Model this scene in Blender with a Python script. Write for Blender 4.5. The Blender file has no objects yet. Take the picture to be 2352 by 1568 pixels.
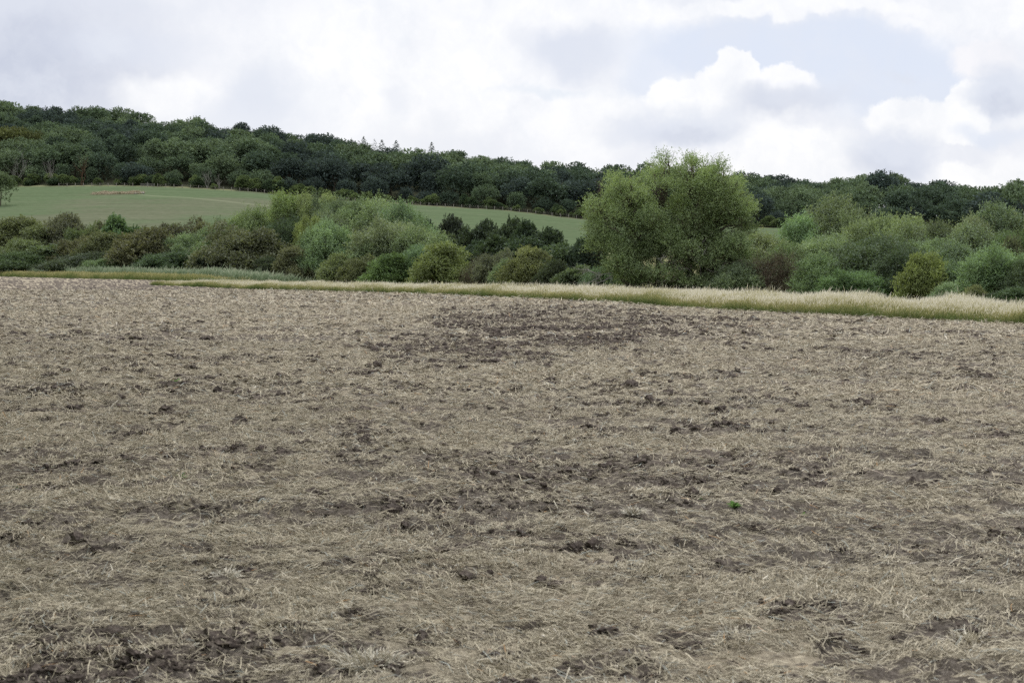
import bpy, math
import numpy as np

# ------------------------------------------------------------------ camera, sky, sun, exposure
sc = bpy.context.scene
COL = sc.collection
W_, H_ = 1024, 682
F = 50.0 / 36.0 * W_            # focal length in pixels of the 1024 px wide frame
CAMZ = 1.70
HZ = 265.6                      # image row of the horizon
PITCH = math.atan((341 - HZ) / F)
CP, SP = math.cos(PITCH), math.sin(PITCH)

cam = bpy.data.cameras.new('camera'); co = bpy.data.objects.new('camera', cam); COL.objects.link(co)
co.location = (0, 0, CAMZ); co.rotation_euler = (math.pi / 2 - PITCH, 0, 0)
cam.lens = 50; cam.sensor_width = 36; cam.clip_start = 0.1; cam.clip_end = 20000
cam.dof.use_dof = True; cam.dof.focus_distance = 60; cam.dof.aperture_fstop = 7.1
sc.camera = co
sc.view_settings.view_transform = 'Standard'; sc.view_settings.look = 'None'
sc.view_settings.gamma = 1; sc.view_settings.exposure = 0.0
sc.cycles.max_bounces = 5; sc.cycles.diffuse_bounces = 3; sc.cycles.glossy_bounces = 1
sc.cycles.transmission_bounces = 3; sc.cycles.volume_bounces = 0; sc.cycles.transparent_max_bounces = 4
sc.cycles.use_denoising = False
sc.cycles.use_adaptive_sampling = False

def ray(px, py):
    a = (px - 512) / F; b = (341 - py) / F
    return a / (CP + b * SP), (-SP + b * CP) / (CP + b * SP)      # X/Y , (Z-CAMZ)/Y

class NT:
    def __init__(s, tree): s.t = tree; s.n = tree.nodes; s.l = tree.links
    def new(s, typ, **kw):
        n = s.n.new(typ)
        for k, v in kw.items(): setattr(n, k, v)
        return n
    def link(s, a, b): s.l.new(a, b)
    def inp(s, sock, v):
        if isinstance(v, bpy.types.NodeSocket): s.l.new(v, sock)
        else: sock.default_value = v
    def math(s, op, a, b=0.0, c=0.0, clamp=False):
        n = s.n.new('ShaderNodeMath'); n.operation = op; n.use_clamp = clamp
        s.inp(n.inputs[0], a); s.inp(n.inputs[1], b); s.inp(n.inputs[2], c); return n.outputs[0]
    def vmath(s, op, a, b=(0, 0, 0), scale=None):
        n = s.n.new('ShaderNodeVectorMath'); n.operation = op
        s.inp(n.inputs[0], a); s.inp(n.inputs[1], b)
        if scale is not None: s.inp(n.inputs['Scale'], scale)
        return n.outputs['Value'] if op in ('LENGTH', 'DOT_PRODUCT', 'DISTANCE') else n.outputs[0]
    def mix(s, f, a, b, typ='MIX'):
        n = s.n.new('ShaderNodeMix'); n.data_type = 'RGBA'; n.blend_type = typ
        s.inp(n.inputs[0], f); s.inp(n.inputs[6], a if not isinstance(a, tuple) else (*a[:3], 1)); s.inp(n.inputs[7], b if not isinstance(b, tuple) else (*b[:3], 1))
        return n.outputs[2]
    def noise(s, vec, scale, detail=4, rough=0.55, dim='3D'):
        n = s.n.new('ShaderNodeTexNoise'); n.noise_dimensions = dim
        s.inp(n.inputs['Vector'], vec); n.inputs['Scale'].default_value = scale
        n.inputs['Detail'].default_value = detail; n.inputs['Roughness'].default_value = rough
        return n.outputs[0], n.outputs[1]
    def rng(s, v, a, b, c=0.0, d=1.0, smooth=False):
        n = s.n.new('ShaderNodeMapRange'); n.interpolation_type = 'SMOOTHSTEP' if smooth else 'LINEAR'
        s.inp(n.inputs[0], v); 
        for i, q in enumerate((a, b, c, d)): n.inputs[i + 1].default_value = q
        return n.outputs[0]
    def ramp(s, v, stops, interp='LINEAR'):
        n = s.n.new('ShaderNodeValToRGB'); s.inp(n.inputs[0], v); e = n.color_ramp.elements
        n.color_ramp.interpolation = interp
        while len(e) < len(stops): e.new(0.5)
        for i, (p, c) in enumerate(stops): e[i].position = p; e[i].color = (*c, 1)
        return n.outputs[0]

SUN_EL, SUN_AZ = math.radians(52), math.radians(-12)     # high behind thin cloud, ahead of the camera a little to the left
def build_world():
    w = bpy.data.worlds.new('World'); sc.world = w; w.use_nodes = True
    t = NT(w.node_tree); t.n.clear()
    out = t.new('ShaderNodeOutputWorld'); bg = t.new('ShaderNodeBackground'); t.link(bg.outputs[0], out.inputs[0])
    bg.inputs[1].default_value = 0.1
    sky = t.new('ShaderNodeTexSky', sky_type='NISHITA'); sky.sun_disc = False
    sky.sun_elevation = SUN_EL; sky.sun_rotation = SUN_AZ; sky.air_density = 1.0; sky.dust_density = 2.0
    tc = t.new('ShaderNodeTexCoord'); sep = t.new('ShaderNodeSeparateXYZ'); t.link(tc.outputs['Generated'], sep.inputs[0])
    y = t.math('MAXIMUM', t.math('ABSOLUTE', sep.outputs[1]), 0.2)
    cmb = t.new('ShaderNodeCombineXYZ')
    t.link(t.math('DIVIDE', sep.outputs[0], y), cmb.inputs[0]); t.link(t.math('DIVIDE', sep.outputs[2], y), cmb.inputs[1])
    P = cmb.outputs[0]
    def warp(P, sc_, amt, seed):
        _, c = t.noise(t.vmath('ADD', P, (seed, seed * .7, 0)), sc_, 5, .62)
        return t.vmath('ADD', P, t.vmath('SCALE', t.vmath('SUBTRACT', c, (.5, .5, .5)), scale=amt))
    PS = warp(P, 9, 0.075, 3.1)          # soft veils
    PH = warp(warp(P, 9, 0.035, 1.7), 38, 0.022, 7.7)    # cauliflower edges
    n1, _ = t.noise(PS, 7, 5, .6); n2, _ = t.noise(PH, 24, 6, .62)
    WHITE, BLUE, GREY, DGREY = (1.04, 1.04, 1.05), (.76, .82, .95), (.75, .79, .895), (.64, .68, .80)
    col = t.mix(t.rng(n1, .36, .6, smooth=True), (.86, .88, .95), (1.03, 1.03, 1.05))
    # (cx, cy, rx, ry) in directions given through the 2352 px wide view, colour, softness, strength, hard edged?
    blobs = [
        (20, 170, 430, 300, (.60, .64, .76), .9, 1.0, 0), (330, 120, 240, 60, GREY, .8, .7, 0), (180, 20, 400, 40, GREY, .9, .35, 0),
        (850, 130, 400, 190, WHITE, .7, .85, 0), (1010, 210, 170, 110, WHITE, .12, .9, 1), (1090, 110, 100, 80, WHITE, .1, .9, 1),
        (400, 245, 130, 55, WHITE, .5, .8, 0), (590, 225, 90, 80, GREY, .7, .85, 0), (560, 300, 160, 60, GREY, .8, .6, 0),
        (980, 330, 200, 60, (.86, .88, .94), .8, .7, 0), (900, 240, 45, 45, GREY, .9, .5, 0),
        (1310, 130, 120, 70, GREY, .7, .95, 0), (1300, 215, 160, 14, (.8, .86, .95), .8, .7, 0),
        (1400, 30, 300, 40, WHITE, .6, .7, 0), (1800, 115, 400, 85, BLUE, .35, 1.0, 0), (2080, 190, 260, 110, BLUE, .5, .95, 0),
        (1470, 200, 70, 70, BLUE, .6, .7, 0), (1800, 15, 420, 22, WHITE, .4, .9, 0), (2260, 25, 120, 25, WHITE, .6, .8, 0), (2090, 45, 60, 14, WHITE, .8, .5, 0),
        (1550, 230, 85, 60, WHITE, .09, 1, 1), (1680, 152, 62, 50, WHITE, .07, 1, 1), (1655, 200, 85, 70, WHITE, .08, 1, 1), (1800, 190, 90, 42, (1.03, 1.03, 1.06), .12, 1, 1), (1720, 235, 150, 55, WHITE, .2, .9, 1),
        (1370, 270, 130, 70, WHITE, .35, .85, 0),
        (1790, 250, 130, 38, DGREY, .75, .85, 0), (1850, 235, 150, 34, GREY, .8, .6, 0), (1560, 290, 190, 48, GREY, .8, .9, 0), (1590, 308, 130, 24, DGREY, .8, .8, 0), (1420, 300, 90, 30, GREY, .8, .6, 0),
        (1850, 330, 170, 50, WHITE, .25, .95, 1), (2100, 270, 110, 60, WHITE, .1, 1, 1), (2220, 240, 50, 55, WHITE, .1, 1, 1), (2235, 290, 60, 40, WHITE, .12, .95, 1),
        (2060, 350, 120, 55, GREY, .6, .95, 0), (2040, 370, 90, 26, DGREY, .8, .7, 0), (2270, 145, 90, 50, (.98, .97, 1.0), .2, .95, 1), (2320, 190, 95, 55, GREY, .6, 1, 0), (2320, 215, 60, 28, DGREY, .7, .9, 0),
        (2300, 300, 90, 26, BLUE, .8, .7, 0), (2060, 175, 36, 16, GREY, .9, .6, 0), (2330, 400, 90, 50, WHITE, .3, .9, 1), (2220, 410, 60, 40, WHITE, .2, .9, 1),
        (1180, 395, 500, 25, (.98, .98, 1.0), .9, .8, 0), (1700, 380, 300, 30, WHITE, .9, .6, 0),
    ]
    for cx, cy, rx, ry, c, soft, amt, hard in blobs:
        p, q = ray(cx * W_ / 2352, cy * W_ / 2352)
        d = t.vmath('LENGTH', t.vmath('MULTIPLY', t.vmath('SUBTRACT', PH if hard else PS, (p, q, 0)), (3266 / rx, 3266 / ry, 0)))
        soft = min(.9, soft * 1.5) if hard else soft; m = t.rng(d, 1 - soft, 1 + soft * .5, amt, 0, True)
        col = t.mix(m, col, c)
    col = t.mix(t.rng(n2, .42, .68, 0, .42), col, (.8, .83, .91))
    n3, _ = t.noise(PS, 15, 6, .6); col = t.mix(t.rng(n3, .48, .66, 0, .38, True), col, (.82, .855, .935))
    # an overcast sky is brightest overhead
    up = t.rng(sep.outputs[2], .30, .9, 1.0, 2.7, True); col = t.vmath('SCALE', col, scale=up)
    # below the horizon
    col = t.mix(t.rng(sep.outputs[2], -.02, -.06, 0, 1), col, (.25, .24, .2))
    col10 = t.vmath('SCALE', col, scale=10.0)
    final = t.mix(0.94, sky.outputs[0], col10)
    t.link(final, bg.inputs[0])
build_world()
sun = bpy.data.lights.new('sun', 'SUN'); sun.energy = 2.7; sun.angle = math.radians(10); sun.color = (1, .96, .9)
so = bpy.data.objects.new('sun', sun); COL.objects.link(so)
so.rotation_euler = (math.pi / 2 - SUN_EL, 0, math.pi - SUN_AZ)

# ------------------------------------------------------------------ numeric helpers
def vnoise(x, y, seed=0):
    x = np.asarray(x, float); y = np.asarray(y, float)
    xi = np.floor(x).astype(np.int64); yi = np.floor(y).astype(np.int64); fx = x - xi; fy = y - yi
    def h(a, b):
        n = (a * 374761393 + b * 668265263 + seed * 974634777) & 0xffffffff
        n = ((n ^ (n >> 13)) * 1274126177) & 0xffffffff
        n = ((n ^ (n >> 16)) * 2246822519) & 0xffffffff
        return ((n ^ (n >> 15)) & 0xffff) / 65535.0
    fx = fx * fx * (3 - 2 * fx); fy = fy * fy * (3 - 2 * fy)
    return (h(xi, yi) * (1 - fx) + h(xi + 1, yi) * fx) * (1 - fy) + (h(xi, yi + 1) * (1 - fx) + h(xi + 1, yi + 1) * fx) * fy
def fbm(x, y, o=4, seed=0, g=.5):
    s = 0; a = 1; t = 0
    for i in range(o):
        s = s + a * vnoise(x * 2 ** i + 17.3 * i, y * 2 ** i + 5.1 * i, seed + i); t += a; a *= g
    return s / t
def sstep(a, b, x): t = np.clip((x - a) / (b - a), 0, 1); return t * t * (3 - 2 * t)
def norm(v): return v / (np.linalg.norm(v, axis=-1, keepdims=True) + 1e-9)

# terrain: all knots are functions of the bearing (given as a pixel column of the 1024 wide view)
VX = [15.1, 12.9, 11.0, 8.6, 4.9, -0.2, -4.7, -14.4, -32.3]; VY = [42, 46, 49.8, 54.5, 67, 78, 86.3, 98.6, 127]
def bearing(X, Y): return 512 + F * X / np.maximum(Y, 1)
I = np.interp
def k_edge(p): return I(p, [-400, 0, 144, 215, 305, 435, 509, 610, 740, 827, 914, 1024, 1300], [330, 237, 172, 148, 104, 90, 82, 72, 58, 53, 48, 44, 36])
def k_hedge(p): return I(p, [0, 240, 435, 650, 830, 1024], [240, 185, 148, 108, 92, 76])
def k_field(p): return I(p, [0, 300, 600, 1024], [345, 320, 290, 280])
def k_wood(p): return I(p, [0, 512, 1024], [520, 490, 460])
def y_field(p): return I(p, [0, 280, 430, 500, 600, 760, 1024], [224, 226, 232, 236, 241, 240, 240])
def y_wood(p): return I(p, [0, 120, 200, 250, 340, 411, 501, 538, 583, 750, 900, 1024], [187, 187, 189, 191.5, 201, 204.5, 210, 214, 219, 228, 230, 231])
def y_sky(p): return np.interp(p * 2352 / 1024, [0, 90, 200, 330, 500, 650, 750, 820, 900, 990, 1100, 1200, 1280, 1360, 1420, 1500, 1720, 1800, 1850, 1900, 1960, 2040, 2130, 2210, 2240, 2300, 2352],
                            [222, 229, 247, 254, 274, 291, 309, 308, 325, 338, 352, 364, 374, 374, 382, 388, 402, 402, 412, 408, 414, 408, 420, 430, 436, 436, 436]) * 1024 / 2352
def zray(p, py, Y): return CAMZ + ray(p, py)[1] * Y
def terr_raw(p, Y):
    e = k_edge(p); h = np.maximum(k_hedge(p), e + 14); f = k_field(p); w = k_wood(p)
    Ys = [e + 4, e + 10, h + 5, np.maximum(h + 25, f - 75), f, w, w + 140, w + 180, w + 1200]
    zs = zray(p, y_sky(p), w + 140) - 14.0
    lf = .15 + .85 * sstep(150, 320, p); Zs = [0 * e, -.25 * lf, -1.1 * lf, -1.3 * lf, zray(p, y_field(p), f), zray(p, y_wood(p), w), zs, zs + 1, zs - 60]
    z = np.zeros(np.broadcast(p, Y).shape)
    for i in range(len(Ys) - 1):
        z = z + (Zs[i + 1] - Zs[i]) * np.clip((Y - Ys[i]) / (Ys[i + 1] - Ys[i]), 0, 1)
    return z
def terr(X, Y):
    X = np.asarray(X, float); Y = np.asarray(Y, float); Yc = np.maximum(Y, 1.0)
    p = np.clip(bearing(X, Yc), -350, 1350)
    s = np.clip((Yc - 200) / 90, 0, 1) * 13
    z = 0
    for o, wt in ((-1.6, .15), (-.8, .2), (0, .3), (.8, .2), (1.6, .15)): z = z + wt * terr_raw(p, Yc + o * s)
    z = z + np.clip((Yc - 260) / 60, 0, 1) * (fbm(X / 45, Yc / 45, 3, 5) - .5) * 1.5
    return z
def hit(px, py):
    u, q = ray(px, py); Ys = np.arange(20, 760, .5)
    z = CAMZ + q * Ys; k = np.argmax(z <= terr(u * Ys, Ys)); return u * Ys[k], Ys[k]

# soil mask and relief of the ploughed field
# dark patches: pixel centre / radii in the 2352 px view, turned once into ground positions
PATCH = [(250, 668, 340, 14, .5, 'c'), (760, 850, 330, 16, .45, 'c'), (620, 905, 420, 16, .35, 'c'), (450, 955, 200, 20, .5, 'c'), (150, 805, 300, 10, .3, 'c'), (760, 838, 560, 10, .25, 's'), (800, 905, 260, 28, .3, 's'), (150, 800, 330, 12, .2, 's'), (280, 962, 330, 34, .18, 's'),
         (2150, 1000, 330, 40, .3, 's'), (2200, 870, 260, 30, .25, 's'), (2150, 1110, 260, 60, .35, 's'), (1700, 1240, 260, 40, .25, 's'), (1150, 1400, 420, 70, .15, 's'), (300, 1400, 420, 90, .12, 's'), (2100, 1280, 350, 60, .35, 's'),
         (1200, 1070, 300, 22, .3, 's'), (500, 1000, 250, 25, .15, 's'), (80, 1200, 160, 50, .4, 's'), (1350, 925, 350, 18, .3, 's'), (900, 1500, 500, 80, .15, 's'), (1900, 1400, 420, 90, .12, 's'), (150, 660, 320, 12, .35, 's'), (250, 690, 260, 8, .3, 's'),
         (500, 1120, 500, 30, -.35, 's'), (1700, 1020, 300, 40, -.3, 's'), (500, 730, 350, 14, -.3, 's'), (1950, 780, 280, 20, -.25, 's'), (900, 1230, 300, 30, -.25, 's'), (1200, 870, 260, 12, -.3, 's')]
def wedge(X, Y):
    """the cloddy, deeper worked wedge of ground in the middle distance, with a straight diagonal left edge"""
    P = bearing(X, Y) * 2352 / 1024; Q = (HZ + CAMZ * F / np.maximum(Y, 2)) * 2352 / 1024
    P = P + (fbm(X / 2, Y / 2, 3, 92) - .5) * 90; Q = Q + (fbm(X / 2.5, Y / 2.5, 3, 93) - .5) * 16
    l = np.interp(Q, [690, 705, 805, 835], [1130, 1010, 815, 900]); r = np.interp(Q, [690, 705, 735, 790, 838], [1250, 1500, 1760, 1520, 1150])
    return sstep(0, 50, P - l) * sstep(0, 120, r - P) * sstep(698, 706, Q) * (1 - sstep(815, 842, Q))
def patches(X, Y, only=None):
    P = bearing(X, Y) * 2352 / 1024; Q = (HZ + CAMZ * F / np.maximum(Y, 2)) * 2352 / 1024
    b = np.zeros(np.shape(X))
    P = P + (fbm(X / 3, Y / 3, 3, 91) - .5) * 160 * np.clip(18 / np.maximum(Y, 5), .3, 1.6)
    for cx, cy, rx, ry, a, k in PATCH:
        if only and k != only: continue
        b = b + a * np.exp(-(((P - cx) / rx) ** 2 + ((Q - cy) / ry) ** 2) ** 1.2)
    return b
def soil(X, Y):
    n = fbm(X / 1.5, Y / 1.2, 3, 11) * .24 + fbm(X / .24, Y / .18, 3, 23) * .52 + fbm(X / .07, Y / .055, 2, 29) * .24
    n = n + (fbm(X / 7.0, Y / .55, 3, 77) - .5) * .42 + .055 * np.exp(-Y / 12) + (fbm(X / .11, Y / .07, 2, 37) - .5) * .12          # faint cultivation lines across the view
    return sstep(.44, .59, n + patches(X, Y) * .085 + wedge(X, Y) * .06 + .034)
def relief(X, Y, S=None):
    if S is None: S = soil(X, Y)
    z = (fbm(X / 5, Y / 5, 2, 31) - .5) * .08
    z = z + (fbm(X / .42, Y / .42, 3, 41) - .5) * .10 + (fbm(X / .17, Y / .17, 2, 43) - .5) * .035
    a = fbm(X / .11, Y / .11, 3, 51); z = z + (a - .5) * (.035 + .045 * S)
    c = 1 - np.abs(fbm(X / .2, Y / .2, 2, 61) * 2 - 1); z = z + (c ** 3) * .03 * S
    return z - .012 * S

# ------------------------------------------------------------------ mesh helpers
def link(o, parent=None, **props):
    COL.objects.link(o); o.parent = parent
    for k, v in props.items(): o[k] = v
    return o
def quad_mesh(name, V, tint=None, mats=(), midx=None, color=None):
    V = np.asarray(V, np.float32).reshape(-1, 4, 3); n = len(V)
    me = bpy.data.meshes.new(name); me.vertices.add(n * 4); me.loops.add(n * 4); me.polygons.add(n)
    me.vertices.foreach_set('co', V.ravel()); me.loops.foreach_set('vertex_index', np.arange(n * 4, dtype=np.int32))
    me.polygons.foreach_set('loop_start', np.arange(0, n * 4, 4, dtype=np.int32))
    if midx is not None: me.polygons.foreach_set('material_index', np.asarray(midx, np.int32))
    if tint is not None:
        a = me.attributes.new('tint', 'FLOAT', 'POINT'); a.data.foreach_set('value', np.repeat(np.asarray(tint, np.float32), 4) if len(tint) == n else np.asarray(tint, np.float32))
    if color is not None:
        a = me.attributes.new('treecol', 'FLOAT_VECTOR', 'POINT'); a.data.foreach_set('vector', np.repeat(np.asarray(color, np.float32), 4, axis=0).ravel())
    for m in mats: me.materials.append(m)
    me.update(calc_edges=True); return me
def grid_mesh(name, P, mats=(), attrs={}, smooth=True):
    r, c = P.shape[:2]; me = bpy.data.meshes.new(name); n = (r - 1) * (c - 1)
    me.vertices.add(r * c); me.loops.add(n * 4); me.polygons.add(n)
    me.vertices.foreach_set('co', P.astype(np.float32).ravel())
    i = np.arange(r * c).reshape(r, c); q = np.stack([i[:-1, :-1], i[:-1, 1:], i[1:, 1:], i[1:, :-1]], -1).astype(np.int32)
    me.loops.foreach_set('vertex_index', q.ravel()); me.polygons.foreach_set('loop_start', np.arange(0, n * 4, 4, dtype=np.int32))
    if smooth: me.polygons.foreach_set('use_smooth', np.ones(n, bool))
    for k, v in attrs.items():
        a = me.attributes.new(k, 'FLOAT', 'POINT'); a.data.foreach_set('value', v.astype(np.float32).ravel())
    for m in mats: me.materials.append(m)
    me.update(calc_edges=True); return me
def tube(pts, rad, sides=6):
    pts = np.asarray(pts, float); rad = np.asarray(rad, float); d = norm(np.gradient(pts, axis=0))
    ref = np.where(np.abs(d[:, 2:3]) > .9, np.array([[1., 0, 0]]), np.array([[0, 0, 1.]]))
    a = norm(np.cross(d, ref)); b = np.cross(d, a); th = np.linspace(0, 2 * np.pi, sides, endpoint=False)
    R = pts[:, None] + rad[:, None, None] * (np.cos(th)[None, :, None] * a[:, None] + np.sin(th)[None, :, None] * b[:, None])
    N = np.roll(R, -1, 1)
    return np.stack([R[:-1], N[:-1], N[1:], R[1:]], 2).reshape(-1, 4, 3)
def curve(p0, p1, bend, n=7, rng=None, wob=.03):
    t = np.linspace(0, 1, n)[:, None]; p0 = np.asarray(p0, float); p1 = np.asarray(p1, float); L = np.linalg.norm(p1 - p0)
    p = p0 * (1 - t) + p1 * t + np.asarray(bend) * (4 * t * (1 - t))
    if rng is not None: p[1:-1] += rng.normal(0, wob * L, (n - 2, 3))
    return p
def branches(rng, p, d, L, r, depth, out, up=.2, spread=.7, kids=3):
    n = 5; pts = [np.array(p, float)]; dd = np.array(d, float)
    for i in range(n - 1):
        dd = norm(dd + rng.normal(0, .16, 3) + np.array([0, 0, up * .3])); pts.append(pts[-1] + dd * L / (n - 1))
    out.append(tube(pts, np.linspace(r, r * .45, n), 6 if depth > 1 else 4))
    if depth <= 0: return
    for k in range(kids):
        i = rng.integers(1, n); nd = norm(dd + rng.normal(0, spread, 3) + np.array([0, 0, up]))
        branches(rng, pts[i], nd, L * rng.uniform(.5, .8), r * .5, depth - 1, out, up, spread, kids)

def sprays(rng, C, R, n, L, up, ll, lw, k, zmin=-.45, inner=.25, droop=0.0, rnd=.35):
    """leafy sprays growing out of ellipsoid lobes; returns leaf quads, tints and thin twig quads"""
    C = np.asarray(C, float); R = np.asarray(R, float)
    if R.ndim == 1: R = np.repeat(R[:, None], 3, 1)
    w = (R[:, 0] * R[:, 2]) ; idx = rng.choice(len(C), n, p=w / w.sum())
    d = norm(rng.normal(size=(n, 3))); d[:, 2] = np.where(d[:, 2] < zmin, -d[:, 2], d[:, 2]); d = norm(d)
    rad = np.where(rng.random(n) < inner, rng.uniform(.2, .7, n), rng.uniform(.72, 1.02, n))[:, None]
    st = C[idx] + d * R[idx] * rad
    dr = norm(norm(d) * (1 - up) + np.array([0, 0, up]) + rng.normal(0, rnd, (n, 3)))
    Ls = L * rng.uniform(.5, 1.3, n)
    t = (np.arange(k)[None] + rng.random((n, k))) / k
    pos = st[:, None] + dr[:, None] * (Ls[:, None] * t)[..., None]
    pos[..., 2] -= droop * (t ** 2) * Ls[:, None]
    pos = pos + rng.normal(0, L * .07, pos.shape)
    ld = norm(dr[:, None] * .7 + rng.normal(0, .6, pos.shape)); sd = norm(np.cross(ld, rng.normal(size=pos.shape)))
    s = rng.uniform(.65, 1.35, (n, k, 1)); a = ld * ll * s; b = sd * lw * s * .5
    Q = np.stack([pos, pos + a * .5 + b, pos + a, pos + a * .5 - b], 2).reshape(-1, 4, 3)
    lt = rng.random(len(C))[idx][:, None]; T = (lt * .48 + rng.random((n, 1)) * .36 + rng.random((n, k)) * .16).ravel()  # lobe tint paints light and shaded clumps into the leaf colour
    e = st + dr * Ls[:, None]; e[:, 2] -= droop * Ls; wd = norm(np.cross(dr, rng.normal(size=dr.shape))) * .006 * L ** .5
    Tw = np.stack([st - dr * Ls[:, None] * .4 - wd, st - dr * Ls[:, None] * .4 + wd, e + wd * .3, e - wd * .3], 1)
    return Q, T, Tw

# ------------------------------------------------------------------ materials
def mat(name):
    m = bpy.data.materials.new(name); m.use_nodes = True; t = NT(m.node_tree); t.n.clear()
    o = t.new('ShaderNodeOutputMaterial'); return m, t, o
def leaf_mat(name, attr=False, gloss=.02, trans=.29, lo=.55, hi=1.45, yellow=.2):
    m, t, o = mat(name)
    if attr: base = t.new('ShaderNodeAttribute', attribute_name='treecol').outputs['Vector']
    else: base = t.new('ShaderNodeObjectInfo').outputs['Color']
    ti = t.new('ShaderNodeAttribute', attribute_name='tint').outputs['Fac']
    g = t.new('ShaderNodeNewGeometry'); n1, _ = t.noise(g.outputs['Position'], .45 if not attr else .12, 2)
    v = t.math('ADD', t.rng(ti, 0, 1, lo, hi), t.rng(n1, .35, .65, -.16, .16))
    c = t.vmath('SCALE', base, scale=v)
    warm = t.vmath('MULTIPLY', c, (1.28, 1.1, .66))
    c = t.mix(t.math('MULTIPLY', t.rng(ti, .55, 1, 0, 1), yellow), c, warm)
    df = t.new('ShaderNodeBsdfDiffuse'); tr = t.new('ShaderNodeBsdfTranslucent'); t.link(c, df.inputs[0])
    t.link(t.vmath('MULTIPLY', c, (1.25, 1.3, .7)), tr.inputs[0])
    ms = t.new('ShaderNodeMixShader'); ms.inputs[0].default_value = trans; t.link(df.outputs[0], ms.inputs[1]); t.link(tr.outputs[0], ms.inputs[2])
    gl = t.new('ShaderNodeBsdfGlossy'); gl.inputs['Roughness'].default_value = .5; gl.inputs[0].default_value = (.8, .85, .9, 1)
    m2 = t.new('ShaderNodeMixShader'); m2.inputs[0].default_value = gloss; t.link(ms.outputs[0], m2.inputs[1]); t.link(gl.outputs[0], m2.inputs[2])
    t.link(m2.outputs[0], o.inputs[0]); return m
def bark_mat(name, c1, c2):
    m, t, o = mat(name); g = t.new('ShaderNodeTexCoord'); n1, _ = t.noise(g.outputs['Object'], 6, 5)
    df = t.new('ShaderNodeBsdfDiffuse'); t.link(t.mix(t.rng(n1, .35, .65), c1, c2), df.inputs[0]); t.link(df.outputs[0], o.inputs[0]); return m
M_leaf = leaf_mat('foliage'); M_leafw = leaf_mat('wood_foliage', gloss=.01, lo=.62, hi=1.3, yellow=.15, trans=.2)
M_leafs = leaf_mat('wood_foliage_far', gloss=.01, attr=True, lo=.62, hi=1.3, yellow=.15, trans=.2)
M_bark = bark_mat('bark', (.05, .042, .032), (.11, .095, .075)); M_twig = bark_mat('twig_bark', (.07, .055, .04), (.13, .10, .075))
M_pale = bark_mat('pale_bark', (.13, .125, .11), (.24, .23, .21)); M_red = bark_mat('reddish_bark', (.07, .045, .032), (.11, .07, .045))
M_post = bark_mat('weathered_wood', (.16, .15, .13), (.28, .26, .23))

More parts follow.
